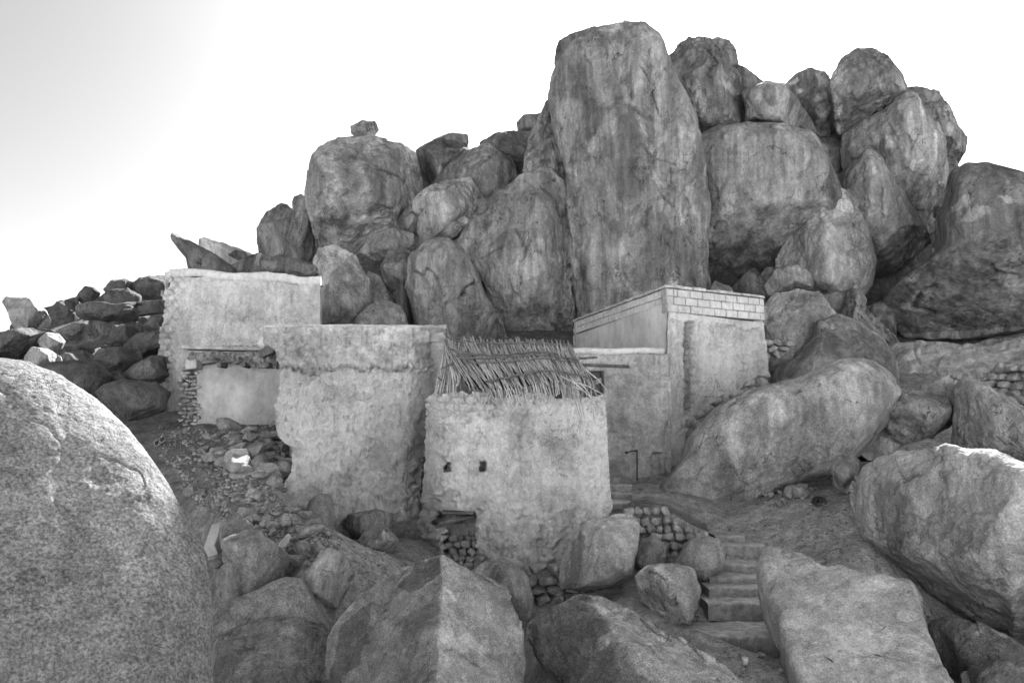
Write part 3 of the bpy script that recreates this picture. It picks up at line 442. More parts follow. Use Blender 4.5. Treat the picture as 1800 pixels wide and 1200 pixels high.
# bedrock apron and the mass behind the boulders
B('smooth pale bedrock apron sloping under the overhanging boulder', [(1540,625),(1600,612),(1700,606),(1800,592),(1960,590),(1990,720),(1800,745),(1690,690),(1650,700),(1600,760),(1560,700)], 23.6, .8, mat='pale', tilt=58, seed=82, e=.5, nc=0, amp=.8, cat='bedrock', name='bedrock')
B('low cracked rock under the right end of the overhanging boulder', [(1690,612),(1740,597),(1800,590),(1880,590),(1880,640),(1700,630)], 24.8, .8, mat='mid', seed=83, nc=4)
# leaning slabs above the left house
B('long dark slab tipped up to the left above the tall left house', [(297,417),(304,407),(335,424),(370,442),(405,464),(428,482),(400,492),(335,492),(327,456)], 25.6, .7, mat='hilldark', e=.45, seed=84, sm=1, nc=0, n=60, tilt=-5, amp=.5, cen=(358,462))
B('bright sunlit top of rock lying along the back of the tipped-up slab', [(304,408),(345,421),(385,427),(425,440),(458,461),(445,484),(420,480),(385,458),(340,430)], 27.5, .35, mat='pale', e=.45, seed=85, sm=1, nc=0, tilt=69, amp=.4, n=50, cen=(405,452), tone=.3)
B('dark stone resting on the sunlit rock behind the tipped-up slab', [(400,448),(414,439),(432,443),(446,458),(425,460)], 26.9, .35, mat='hilldark', seed=87, sm=1, nc=3, n=24)
B('shaded slab at the foot of the outcrop, behind the left house roof', [(395,470),(430,452),(490,452),(550,462),(560,500),(480,510),(410,495)], 26.4, .8, mat='hilldark', e=.5, seed=86, sm=1, tilt=30)
# left hillside, the ones that stand out
hs = 'boulders heaped on the left hillside'
B('pale angular boulder catching the sun at the far left of the skyline', [(3,531),(10,522),(50,525),(80,545),(90,565),(85,575),(55,581),(25,575),(15,552)], 30, .9, mat='pale', e=.55, seed=90, sm=1, nc=6, group=hs)
B('sloping dark rock between the pale angular boulder and the skyline knob', [(84,548),(100,530),(135,522),(142,540),(110,562),(88,564)], 33, .9, mat='talus', seed=91, sm=1, group=hs)
B('knobbly little skyline rock of the left hillside', [(133,522),(148,503),(165,505),(177,515),(170,535),(145,537)], 34, .6, mat='talus', seed=92, sm=1, amp=.8, group=hs)
B('rounded skyline rock with a sunlit shoulder on the left hillside', [(181,508),(195,493),(220,490),(245,500),(249,515),(215,525),(190,520)], 34, .8, mat='talus', seed=93, sm=1, group=hs)
B('hump-shaped rock just below the sunlit-shouldered skyline rock', [(163,532),(190,510),(225,506),(248,520),(246,540),(200,545)], 32, .9, mat='talus', seed=94, sm=2, group=hs)
B('dark rock at the top of the left hillside touching the corner of the left house', [(228,500),(245,488),(295,483),(310,530),(240,530)], 35, 1.4, mat='talus', seed=95, group=hs)
B('long flat-topped slab overhanging a black gap on the left hillside', [(128,541),(150,531),(210,534),(285,527),(300,548),(230,561),(180,568),(140,560)], 29, .9, mat='talus', e=.5, seed=96, sm=1, tilt=10, group=hs)
B('pale sloping rock beneath the flat-topped slab', [(70,600),(120,575),(165,567),(200,567),(195,592),(180,606),(130,615)], 27.6, 1.0, mat='mid', e=.6, seed=97, sm=1, tilt=25, group=hs)
B('rock showing between the flat-topped slab and the large dark round rock', [(190,605),(192,580),(215,570),(243,577),(245,600),(230,620),(195,622)], 27.2, .8, mat='talus', seed=98, group=hs)
B('dark rock below the flat-topped slab, beside the left house wall', [(248,575),(265,556),(300,550),(310,580),(280,590)], 27.6, .8, mat='talus', seed=99, group=hs)
B('sunlit-topped rock pressed against the left house wall at mid height', [(218,605),(235,590),(280,578),(310,580),(310,628),(250,632),(222,622)], 25, 1.0, mat='talus', seed=100, tilt=15, sm=2, group=hs)
B('big sloping rock at the left edge under the pale angular boulder', [(-40,600),(20,580),(60,575),(100,590),(75,615),(40,628),(-40,635)], 27, 1.1, mat='talus', seed=101, tilt=20, group=hs)
B('small round boulder in the middle of the left hillside', [(65,600),(80,584),(103,586),(116,600),(108,614),(75,616)], 25.4, .5, mat='mid', seed=102, sm=2, group=hs)
B('pale angular rock just above the rim of the giant boulder', [(43,628),(55,610),(85,613),(108,628),(112,645),(45,650)], 22.6, .7, mat='mid', seed=103, sm=1, nc=6, group=hs)
B('sun-edged stone behind the large smooth dark boulder', [(90,632),(115,620),(140,622),(150,640),(100,645)], 23.6, .5, mat='mid', seed=104, group=hs)
B('two-tone rock in the middle of the left hillside above the dark cleft', [(162,632),(172,612),(215,610),(247,615),(252,640),(225,656),(190,652)], 23.2, .8, mat='talus', seed=105, sm=1, nc=5, group=hs)
B('large smooth dark boulder behind the rim of the giant boulder', [(60,660),(80,637),(130,632),(175,640),(197,660),(190,680),(165,705),(130,700)], 20.6, 1.0, mat='talus', e=.8, seed=106, sm=3, nc=0, groove=.3, group=hs, tone=-.2)
B('small stone in the cleft beside the large smooth dark boulder', [(192,668),(203,652),(222,656),(226,672),(210,682)], 21.5, .4, mat='talus', seed=107, group=hs)
B('dark lens-shaped boulder against the left house wall', [(217,655),(235,640),(270,625),(300,628),(300,672),(240,675),(222,665)], 21.9, .8, mat='talus', e=.75, seed=108, sm=2, group=hs)
B('lowest boulder of the left hillside, at the foot of the left house', [(165,690),(185,674),(215,668),(275,672),(300,690),(290,722),(225,740),(195,720)], 19.7, 1.0, mat='talus', e=.75, seed=109, sm=3, nc=1, group=hs, tone=.2)
# the many lesser boulders of the heap
lab = 'lesser dark boulder, one of many alike packed between the named rocks of the left hillside'
protos = []
for k in range(6):
    rr = random.Random(200 + k); pts = [(900 + 60 * math.cos(t) * rr.uniform(.8, 1.25), 754 - 42 * math.sin(t) * rr.uniform(.75, 1.2)) for t in [j * math.pi / 5 for j in range(10)]]
    o = B(lab, pts, 27, rr.uniform(.7, 1.0), mat='talus', seed=200 + k, n=26, sm=6, nc=5, amp=1.2, tilt=15, group='lesser boulders on the left hillside')
    protos.append(o)
spots = []
for row, (py, x0, x1, st) in enumerate([(540,60,300,46),(558,-10,300,48),(572,-30,300,50),(590,-30,300,50),(606,-20,260,46),(622,-30,280,46),(642,0,280,50),(660,-20,260,56),(688,120,260,50),(515,150,300,40)]):
    x = x0
    while x < x1: spots.append((x + rnd.uniform(-12, 12), py + rnd.uniform(-6, 6))); x += st
for k, (px, py) in enumerate(spots):
    o = protos[k] if k < 6 else protos[k % 6].copy()
    if k >= 6: COL.objects.link(o)
    h = hit(px, py); s = rnd.uniform(.45, .85)
    o.location = (h[0], h[1] + .3, h[2] - .55 * s); o.rotation_euler = (rnd.uniform(-.2, .2), rnd.uniform(-.3, .3), rnd.uniform(0, 6.28)); o.scale = (s, s * rnd.uniform(.8, 1.1), s * rnd.uniform(.7, 1))
B('dark rock filling the gap under the flat-bottomed block, left of the egg-shaped knob', [(1400,200),(1440,190),(1475,215),(1500,240),(1520,330),(1480,380),(1430,300)], 36.5, 1.5, mat='hilldark', seed=120)
B('dark rock filling the gap between the tooth rock and the streaked column', [(1260,150),(1330,150),(1360,230),(1280,240)], 36, 1.2, mat='hilldark', seed=121)
B('dark rock showing through the notch under the left corner of the knobbly cap rock', [(1190,150),(1250,170),(1270,260),(1215,290),(1185,230)], 35, 1.0, mat='hilldark', seed=122)
B('shadowed rock showing in the joint under the egg-shaped knob', [(1480,190),(1540,170),(1600,170),(1610,230),(1540,270),(1480,260)], 35.6, .9, mat='hilldark', seed=123)
B('shadowed rock between the blunt summit rock and the overhanging boulder', [(1630,290),(1680,280),(1700,330),(1690,400),(1640,440),(1620,360)], 34, 1.0, mat='hilldark', seed=124)
B('dark rock lying in the hollow under the biggest pale boulder, at the bottom right', [(1630,1100),(1660,1078),(1720,1095),(1790,1130),(1860,1170),(1850,1260),(1700,1240),(1640,1180)], 11.7, .6, mat='foredark', seed=126, tilt=25, nc=3, sm=2)
B('low ledge of rock at the bottom edge, right of the broad slab', [(1690,1185),(1740,1160),(1810,1165),(1870,1200),(1860,1280),(1700,1280)], 10.6, .5, mat='mid', seed=127, tilt=25, nc=3, sm=2)
# ---------------------------------------------------------------- mud-plastered walls
def pline(pts, n, key=None):
    pts = np.asarray(pts, float)
    if key is None: d = np.append(0, np.cumsum(np.linalg.norm(np.diff(pts, axis=0), axis=1)))
    else: d = np.abs(pts[:, key] - pts[0, key])
    t = np.linspace(0, d[-1], n); return np.stack([np.interp(t, d, pts[:, 0]), np.interp(t, d, pts[:, 1])], 1)
def sheet(name, L, R, T, Bt, Yf, thick, mat, parent=None, dispf=None, step=2.2, amp=.02, batter=0.0, jag=(0, 0, 0, 0), seed=1, back=(0, 1, 0), tonef=None, origin=None, pitf=None):
    # wall body: a front face fitted to four edge lines given in photo pixels, standing at depth Yf(px), with real thickness
    T = np.asarray(T, float); nx = int(np.ptp(T[:, 0]) / step) + 2; L = np.asarray(L, float); ny = int(np.ptp(L[:, 1]) / step) + 2
    nx = max(nx, 3); ny = max(ny, 3)
    t, b, l, r = pline(T, nx), pline(Bt, nx), pline(L, ny), pline(R, ny)
    u = np.linspace(0, 1, nx)[None, :, None]; v = np.linspace(0, 1, ny)[:, None, None]
    q = lambda n, a, sd: (a * fbm(np.stack([np.arange(n) * step * .045, np.full(n, sd * 7.7 + seed), np.zeros(n)], 1), 4, .65))
    t[:, 1] += q(nx, jag[0], 1); b[:, 1] += q(nx, jag[1], 2); l[:, 0] += q(ny, jag[2], 3); r[:, 0] += q(ny, jag[3], 4)
    t[0] = l[0] = (t[0] + l[0]) / 2; t[-1] = r[0] = (t[-1] + r[0]) / 2; b[0] = l[-1] = (b[0] + l[-1]) / 2; b[-1] = r[-1] = (b[-1] + r[-1]) / 2
    C = (1 - v) * t[None] + v * b[None] + (1 - u) * l[:, None] + u * r[:, None] - ((1 - u) * (1 - v) * t[0] + u * (1 - v) * t[-1] + (1 - u) * v * b[0] + u * v * b[-1])
    px, py = C[..., 0].ravel(), C[..., 1].ravel(); Y = Yf(px, py) - batter * (py - py.min()) / 100
    V = P(px, py, Y); Q = gridq(nx, ny)[:, ::-1]; N = vnormals(V, Q)
    if ((CAM - V.mean(0)) * N).sum() < 0: N = -N; Q = Q[:, ::-1]
    so = seed * 11.3; edge = np.minimum(1, np.minimum(np.minimum(u, 1 - u) * nx, np.minimum(v, 1 - v) * ny)[..., 0].ravel() / 3.0 + .35)
    sk = fbm(V * np.array([.9, .9, 1.5]) + so + 40, 5, .62); spm = sstep(.30, .325, sk) * edge * (amp > .015)
    rn = sstep(.25, .6, fbm(np.stack([px * .16, py * .012, px * 0 + so], 1), 3)) * np.exp(-np.maximum(py - t[:, 1].mean(), 0) / 90) * (amp > .015)
    tadd = -.14 * spm - .16 * rn + .05 * sstep(.1, .4, fbm(V * 1.3 + so, 4))
    d = amp * (1.3 * fbm(V * .9 + so, 3) + .9 * fbm(V * 3.3 + so, 4, .62)) * edge - .022 * spm - .02 * rn
    if dispf is not None: d = d + dispf(px, py, V)
    F_ = V + N * d[:, None]
    if pitf is not None: rr_ = V - CAM; rr_ /= np.linalg.norm(rr_, axis=1)[:, None]; F_ = F_ + rr_ * pitf(px, py)[:, None]
    bk = np.asarray(back, float) * thick; G = V + bk
    ring = np.concatenate([np.arange(nx), np.arange(1, ny) * nx + nx - 1, (ny - 1) * nx + np.arange(nx - 2, -1, -1), np.arange(ny - 2, 0, -1) * nx])
    k = len(V); r2 = np.roll(ring, -1); side = np.stack([ring, ring + k, r2 + k, r2], 1)
    VV = np.concatenate([F_, G]); QQ = np.concatenate([Q, Q[:, ::-1] + k, side])
    a = tadd + (tonef(px, py, V) if tonef is not None else 0); tn = np.concatenate([a, a])
    o = mkobj(name, VV, QQ, M[mat], parent, origin=origin, tone=tn)
    return o
def bump2(px, py, x, y, rx, ry): return np.exp(-(((px - x) / rx) ** 2 + ((py - y) / ry) ** 2))
def pit(px, py, x0, x1, y0, y1, s=1.2): return sstep(x0 - s, x0 + s, px) * sstep(x1 + s, x1 - s, px) * sstep(y0 - s, y0 + s, py) * sstep(y1 + s, y1 - s, py)
def pit_(px, py, x0, x1, y0, y1, s=1.2):
    return sstep(x0 - s, x0 + s, px) * (1 - sstep(x1 - s, x1 + s, px)) * sstep(y0 - s, y0 + s, py) * (1 - sstep(y1 - s, y1 + s, py))
pit = pit_
def wob(px, py, f, a, sd=0): return a * fbm(np.stack([px * f, py * f, px * 0 + sd], 1), 4, .6)
def cells(px, py, sx, sy, sd=0, k=.35):
    # distance pattern of roughly coursed stones: 1 in the middle of a stone, 0 in the joint
    r = np.floor(py / sy); best = np.full(px.shape, 9.); sec = best.copy()
    for dr in (-1, 0, 1):
        rr = r + dr; c = np.floor(px / sx + (rr % 2) * .5)
        for dc in (-1, 0, 1):
            cc = c + dc; h = np.sin(rr * 127.1 + cc * 311.7 + sd) * 43758.5; h = h - np.floor(h); g = np.sin(rr * 269.5 + cc * 183.3 + sd) * 43758.5; g = g - np.floor(g)
            X = (cc + .5 + (h - .5) * k - (rr % 2) * .5) * sx; Yc = (rr + .5 + (g - .5) * k) * sy
            d = np.hypot((px - X) / sx, (py - Yc) / sy); n = d < best; sec = np.where(n, best, np.minimum(sec, d)); best = np.where(n, d, best)
    return sstep(.0, .28, sec - best)
def stones_mesh(name, mat, region, Yf, sx, sy, parent=None, out=.1, origin=None, seed=5, jit=.25, rot=.25, flat=.5):
    # individually shaped stones packed over a wall face, joined as the masonry of one wall; region(px,py)->bool
    rs = np.random.RandomState(seed); D, Q = cubesphere(9); Vs = []; Qs = []; n = 0
    x0, x1, y0, y1 = region[0]
    row = 0; y = y0
    while y < y1:
        x = x0 - (row % 2) * sx * .5
        while x < x1:
            wx = sx * rs.uniform(.75, 1.3); cx, cy = x + wx / 2, y + rs.uniform(-.15, .15) * sy
            if region[1](cx, cy):
                Yc = float(Yf(np.array([cx]), np.array([cy]))[0]); c = P(cx, cy, Yc); m = Yc / F
                S_ = D * (np.abs(D).max(1) ** -.55)[:, None]; 
                for _c in range(6):
                    nn = rs.normal(size=3); nn /= np.linalg.norm(nn); S_ = S_ - nn * np.maximum(S_ @ nn - rs.uniform(.7, .95), 0)[:, None]
                L = S_ * np.array([wx * .5 * m, out, sy * .53 * m * rs.uniform(.85, 1.1)])
                L = L * (1 + .10 * fbm(D * 1.3 + rs.uniform(0, 50, 3), 3))[:, None]; a = rs.uniform(-rot, rot); ca, sa = math.cos(a), math.sin(a)
                L = np.stack([L[:, 0] * ca - L[:, 2] * sa, L[:, 1], L[:, 0] * sa + L[:, 2] * ca], 1)
                Vs.append(c + L + rs.normal(size=3) * (.004, out * .2, .004)); Qs.append(Q + n); n += len(D)
            x += wx
        y += sy; row += 1
    return mkobj(name, np.concatenate(Vs), np.concatenate(Qs), M[mat], parent, origin=origin)
def coping(name, xs, topf, Yf, hgt, wid, parent, origin, mat='lime', wig=.02, over=.03):
    n = len(xs); V = []; prof = [(-over, -hgt), (-over, -.035), (-over + .03, 0), (wid * .5, .012), (wid - .03, 0), (wid, -.035), (wid, -hgt)]; m = len(prof)
    for x in xs:
        c = P(x, topf(x), float(Yf(x, 0)))
        for a, b in prof: V.append(c + (0, a, b))
    V = np.array(V); V = V + np.stack([0 * V[:, 0], fbm(V * 2.1, 4, .6), fbm(V * 1.6 + 9, 4, .65)], 1) * wig
    Q = [(i * m + j, (i + 1) * m + j, (i + 1) * m + (j + 1) % m, i * m + (j + 1) % m) for i in range(n - 1) for j in range(m)] + [tuple(range(m - 1, -1, -1)), tuple((n - 1) * m + j for j in range(m))]
    V = V.reshape(n, m, 3); jag = wig * 1.3 * fbm(np.stack([np.array(xs) * .12, 0 * np.array(xs), 0 * np.array(xs) + len(xs)], 1), 4, .7); V[:, 0, 2] += jag; V[:, -1, 2] += jag
    return mkobj(name, V.reshape(-1, 3), Q, M[mat], parent, origin=origin, smooth=True)
# ---- left house -------------------------------------------------------------
lh_o = P(420, 745, 22)
LH = empty('house', lh_o, 'tall house with a white coping at far left, its left corner crumbling to bare stones', 'house')
yl = lambda px, py: 22.0 + (px - 280) * .0008
def dl(px, py, V):
    e = np.clip((px - (292 - (py - 480) * .095)) / 1.0, 0, 999)
    m = 1 - sstep(22, 34, e + wob(px, py, .04, 16, 3)); c = cells(px, py, 19, 11, 1)
    bot = sstep(650, 700, py + wob(px, py, .03, 40, 4)) * (1 - sstep(50, 75, e))
    d = -m * .10 + m * c * .11 + bot * wob(px, py, .08, .10, 9)
    sm_ = sstep(0, 6, py - (563 + wob(px, py, .02, 22, 7))) * sstep(345, 362, px + wob(px, py, .05, 12, 8))
    d = d + sm_ * .03 - .03 * (1 - sm_) * np.exp(-((py - 500 - wob(px, py, .05, 8, 2)) / 5) ** 2)
    d = d - .07 * bump2(px, py, 512, 520, 2.5, 18) - .05 * bump2(px, py, 486, 505, 1.8, 10)
    return d + (1 - sm_) * wob(px, py, .11, .022, 5)
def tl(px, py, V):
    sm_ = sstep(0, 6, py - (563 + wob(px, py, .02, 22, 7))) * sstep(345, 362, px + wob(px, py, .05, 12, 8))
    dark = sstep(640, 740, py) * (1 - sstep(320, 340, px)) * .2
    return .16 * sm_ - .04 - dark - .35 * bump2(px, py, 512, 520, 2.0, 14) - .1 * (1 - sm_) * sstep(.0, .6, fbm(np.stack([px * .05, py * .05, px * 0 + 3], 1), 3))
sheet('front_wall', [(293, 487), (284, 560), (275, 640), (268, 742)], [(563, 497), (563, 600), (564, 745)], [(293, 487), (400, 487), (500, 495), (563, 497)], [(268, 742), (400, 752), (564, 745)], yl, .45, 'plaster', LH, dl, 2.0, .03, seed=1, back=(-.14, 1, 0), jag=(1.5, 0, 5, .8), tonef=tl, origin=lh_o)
coping('coping', np.linspace(291, 564, 140), lambda x: 473.5 + 14 * (x - 292) / 272 + 2 * math.sin(x * .05) - 3 * (x > 297) + .5, lambda x, y: 22.0 + (x - 280) * .0008, .24, .42, LH, lh_o, wig=.035)
# side walls and roof behind the front wall
for xx in (293, 556):
    sb = MB(); p, q = P(xx, 600, 22.3), P(xx + (0 if xx > 400 else 4), 600, 26.2); zt = P(xx, 492 if xx < 400 else 502, 22.3)[2]; zb = 3.3; c = (p + q) / 2; ex = (q - p) / 2 * (1, 1, 0)
    sb.box((c[0] + (.2 if xx < 400 else -.2), c[1], (zt + zb) / 2), (.16, 0, 0), ex, (0, 0, (zt - zb) / 2)); sb.build('side_wall', M['plaster'], LH, origin=lh_o)
rb = MB(); p = P(428, 520, 22.3); rb.box((p[0] - .6, 24.3, P(428, 505, 22.3)[2]), (1.7, 0, 0), (-.5, 1.8, 0), (0, 0, .1)); rb.build('roof', M['mortar'], LH, origin=lh_o)
# ---- ruined room in front of it --------------------------------------------
rw_o = P(415, 755, 20)
RW = empty('ruined_room', rw_o, 'ruined room with a smooth plastered wall and broken ceiling ledge, beside the tall left house', 'ruin')
def dr(px, py, V): return wob(px, py, .03, .03, 11) - .02 * np.exp(-((py - 651 - wob(px, py, .04, 3, 2)) / 1.5) ** 2)
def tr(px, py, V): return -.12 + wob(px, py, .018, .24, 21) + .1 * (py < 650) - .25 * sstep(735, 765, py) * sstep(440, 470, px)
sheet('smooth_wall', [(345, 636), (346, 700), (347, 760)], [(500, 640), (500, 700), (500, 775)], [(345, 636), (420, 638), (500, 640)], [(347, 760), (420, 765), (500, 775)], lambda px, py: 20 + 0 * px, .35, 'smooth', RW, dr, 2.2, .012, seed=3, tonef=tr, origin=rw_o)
b = MB()
p, q = P(319, 610, 19.7), P(488, 614, 19.7)
b.box((p + q) / 2 + (0, .3, 0), (q - p) / 2, (0, .32, 0), (0, 0, .045), jit=.01, ch=.02)
p, q = P(347, 607, 19.8), P(480, 605, 19.8)
b.box((p + q) / 2 + (0, .3, .0), (q - p) / 2, (0, .05, 0), (0, 0, .022), jit=.005)
for k in range(13): c = P(350 + k * 10.5, 610, 19.8); b.box(c + (0, .0, 0), (.02, 0, 0), (0, .05, 0), (0, 0, .05), jit=.004)
b.build('ledge', M['mortar'], RW, origin=rw_o)
sheet('rubble_ceiling', [(332, 618), (331, 630), (333, 640)], [(486, 616), (487, 635), (486, 648)], [(332, 618), (400, 618), (486, 616)], [(333, 640), (400, 637), (486, 648)], lambda px, py: 19.78 + 0 * px, .45, 'masonry', RW, lambda px, py, V: wob(px, py, .13, .13, 31) - .2 * (pit(px, py, 378, 386, 628, 645) + pit(px, py, 420, 427, 628, 645) + .8 * bump2(px, py, 478, 630, 7, 11)), 1.6, .02, jag=(1.5, 3, 2, 2), origin=rw_o, seed=6)
b = MB()
b.box(P(336, 640, 19.6) + (.0, .2, 0), (.14, 0, 0), (0, .25, 0), (0, 0, .12), jit=.01, ch=.02)
b.build('bracket', M['lime'], RW, origin=rw_o)
for x in (386, 428, 470): b = MB(); c = P(x, 641, 19.62); b.tube([c + (0, -.05, 0), c + (0.01, .2, 0), c + (0, .7, 0)], .07, k=9); b.build('beam_stub', M['wood'], RW, origin=rw_o)
sheet('stone_pier_core', [(322, 645), (320, 700), (318, 752)], [(347, 645), (347, 700), (347, 760)], [(322, 645), (347, 645)], [(318, 752), (347, 760)], lambda px, py: 20.1 + 0 * px, .5, 'masonry', RW, lambda px, py, V: -.1 + 0 * px, 3, .05, jag=(0, 0, 3, 0), origin=rw_o)
stones_mesh('stone_pier', 'masonry', ((321, 347, 648, 752), lambda x, y: True), lambda px, py: 20.1 + 0 * px, 13, 7, RW, .14, rw_o, seed=8, rot=.15)
b = MB(); c = P(466, 603, 19.7); 
D, Q = cubesphere(14); V = c + D * (.16, .3, .17) * (1 + .1 * fbm(D * 1.5, 3))[:, None]
o = mkobj('lump', V, Q, M['lime']); o.name = 'plaster_lump'; tag(o, 'round white lump of plaster sitting on the right end of the ruined room ledge', 'plaster lump')
b = MB(); c = P(470, 618, 19.4); b.box(c, (.16, 0, .05), (0, .12, 0), (-.03, 0, .09), jit=.01); o = b.build('broken_bucket', M['wood']); tag(o, 'dark broken block tilted on the right end of the ruined room ledge', 'block')
# ---- middle wall ------------------------------------------------------------
mh_o = P(620, 900, 17.6)
MW = empty('house', mh_o, 'long house with ragged left edge and rounded right corner, just left of the reed roof', 'house')
def ym(px, py): return 17.5 + .9 * sstep(690, 792, px) ** 2 * 1.6 + .15 * np.sin(px * .012)
def crk(px, py): return py - (648 + wob(px, py, .03, 10, 41) + (px < 0))
def dm(px, py, V):
    up = 1 - sstep(-1.2, 1.2, crk(px, py)); d = up * .08 * (1 - sstep(715, 745, px))
    rough = up * (wob(px, py, .09, .05, 42) + .02 * cells(px, py, 46, 21, 4, .15))
    e = np.exp(-(crk(px, py) / 6) ** 2) * wob(px, py, .15, .14, 47) - .06 * np.exp(-((crk(px, py) - 2) / 2.2) ** 2) * (px < 730) - .05 * np.exp(-((py - 619 - wob(px, py, .05, 3, 49)) / 1.6) ** 2) * sstep(.0, .3, wob(px, py, .02, 1, 50)) * (px < 740)
    low = sstep(730, 860, py + wob(px, py, .02, 60, 43)); d = d + rough + e + low * wob(px, py, .06, .09, 44) + wob(px, py, .12, .018, 46)
    bulge = .20 * sstep(790, 900, py) * (1 - sstep(640, 720, px)) ; rec = -.25 * sstep(700, 745, px) * sstep(640, 900, py)
    sc = -.05 * sstep(0, 2, py - (820 - (px - 680) * .6 + wob(px, py, .05, 10, 48))) * sstep(670, 700, px)
    pits = -.05 * sstep(.5, .62, fbm(np.stack([px * .14, py * .1, px * 0 + 7], 1), 2))
    return d + bulge + rec * .6 + sc + pits - .06 * bump2(px, py, 748, 607, 22, 2)
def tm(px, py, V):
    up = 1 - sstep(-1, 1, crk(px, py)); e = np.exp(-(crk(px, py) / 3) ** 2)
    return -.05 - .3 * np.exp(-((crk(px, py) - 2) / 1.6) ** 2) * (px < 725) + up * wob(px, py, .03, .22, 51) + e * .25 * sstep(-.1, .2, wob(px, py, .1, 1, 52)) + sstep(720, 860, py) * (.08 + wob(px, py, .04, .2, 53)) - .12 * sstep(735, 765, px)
sheet('front_wall', [(464, 577), (463, 605), (487, 618), (493, 650), (489, 690), (482, 720), (487, 765), (512, 790), (514, 830), (490, 865), (474, 890), (480, 915)],
 [(784, 577), (783, 610), (775, 650), (762, 700), (757, 780), (752, 850), (746, 960)], [(464, 577), (560, 575), (680, 575), (784, 577)],
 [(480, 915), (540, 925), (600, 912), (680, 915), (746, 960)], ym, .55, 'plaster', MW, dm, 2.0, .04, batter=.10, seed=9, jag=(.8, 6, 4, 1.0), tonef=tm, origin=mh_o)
coping('coping', np.linspace(464, 785, 160), lambda x: 571.5 - 1.5 * math.sin((x - 465) * .01) + .8 * math.sin(x * .07), ym, .10, .5, MW, mh_o, wig=.02)
b = MB()
for y0, y1, xx in ((18.1, 23.5, 780), (18.1, 21.8, 545)):
    b = MB(); p = P(xx, 600, y0); zt = P(xx, 582, y0)[2]; b.box((p[0] - .25, (y0 + y1) / 2 + .25, (zt + 2.2) / 2), (.22, 0, 0), (0, (y1 - y0) / 2, 0), (0, 0, (zt - 2.2) / 2))
    b.build('side_wall', M['plaster'], MW, origin=mh_o)
p = P(642, 600, 18); b = MB(); b.box((p[0], 20.4, P(642, 592, 18)[2]), (1.85, 0, 0), (0, 2.1, 0), (0, 0, .08)); b.build('roof', M['mortar'], MW, origin=mh_o)
# ---- round tower --------------------------------------------------------------
rt_o = P(905, 985, 15.2)
RT = empty('tower', rt_o, 'round-cornered mud tower with two peepholes and a collapsed hole at its foot', 'tower')
def yt(px, py):
    return 15.2 + 1.9 * (1 - sstep(728, 800, px)) ** 2 + .35 * ((px - 930) / 150.0) ** 2 * .6
def dt(px, py, V):
    top = 1 - sstep(722, 745, py + wob(px, py, .03, 26, 61)); lft = 1 - sstep(880, 905, px)
    c = cells(px, py, 24, 12, 6, .3); d = top * lft * (-.05 + .075 * c)
    low = sstep(868, 905, py + wob(px, py, .02, 50, 62))
    d = d + low * (wob(px, py, .045, .10, 63) + .045 * cells(px, py, 44, 13, 7, .5) - .03) + wob(px, py, .10, .03, 64) + .02 * wob(px, py, .2, 1, 65)
    d = d - .12 * (bump2(px, py, 777, 812, 8, 8) + bump2(px, py, 841, 814, 8, 6)) - .09 * bump2(px, py, 912, 768, 3, 5) - .05 * bump2(px, py, 922, 745, 7, 16)
    return d + .16 * sstep(905, 990, py) * sstep(850, 900, px)
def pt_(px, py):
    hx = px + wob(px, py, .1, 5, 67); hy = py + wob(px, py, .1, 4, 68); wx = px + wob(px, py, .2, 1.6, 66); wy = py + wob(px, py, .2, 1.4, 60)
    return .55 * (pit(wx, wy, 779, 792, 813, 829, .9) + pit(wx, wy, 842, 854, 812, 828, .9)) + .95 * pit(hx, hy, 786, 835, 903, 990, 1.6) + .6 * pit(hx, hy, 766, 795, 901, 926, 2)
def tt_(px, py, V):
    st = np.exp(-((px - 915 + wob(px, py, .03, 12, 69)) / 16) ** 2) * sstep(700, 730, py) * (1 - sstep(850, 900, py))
    return .04 - .55 * sstep(.1, .3, pt_(px, py)) * (py > 860) - .22 * st + wob(px, py, .035, .16, 70) - .12 * sstep(690, 700, py) * bump2(px, py, 925, 745, 14, 26) - .10 * sstep(960, 1030, py)  # inside of the collapsed hole darkened: its shade is painted into the tone
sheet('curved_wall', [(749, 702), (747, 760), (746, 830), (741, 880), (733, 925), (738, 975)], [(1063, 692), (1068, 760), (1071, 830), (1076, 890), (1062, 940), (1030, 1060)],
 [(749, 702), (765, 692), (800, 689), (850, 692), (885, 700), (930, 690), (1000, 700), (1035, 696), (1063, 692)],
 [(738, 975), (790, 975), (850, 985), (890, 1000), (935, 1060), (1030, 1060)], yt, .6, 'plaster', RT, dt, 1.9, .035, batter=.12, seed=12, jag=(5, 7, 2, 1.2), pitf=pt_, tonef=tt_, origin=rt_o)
for sx_, y1 in ((1055, 18.4), (775, 18)):
    b = MB(); p = P(sx_, 760, 15.9); zt = P(sx_, 708, 15.9)[2]; b.box((p[0] + (-.12 if sx_ > 900 else .3), (15.9 + y1) / 2, (zt + 1.6) / 2), (.2, 0, 0), (0, (y1 - 15.9) / 2, 0), (0, 0, (zt - 1.6) / 2)); b.build('side_wall', M['plaster'], RT, origin=rt_o)
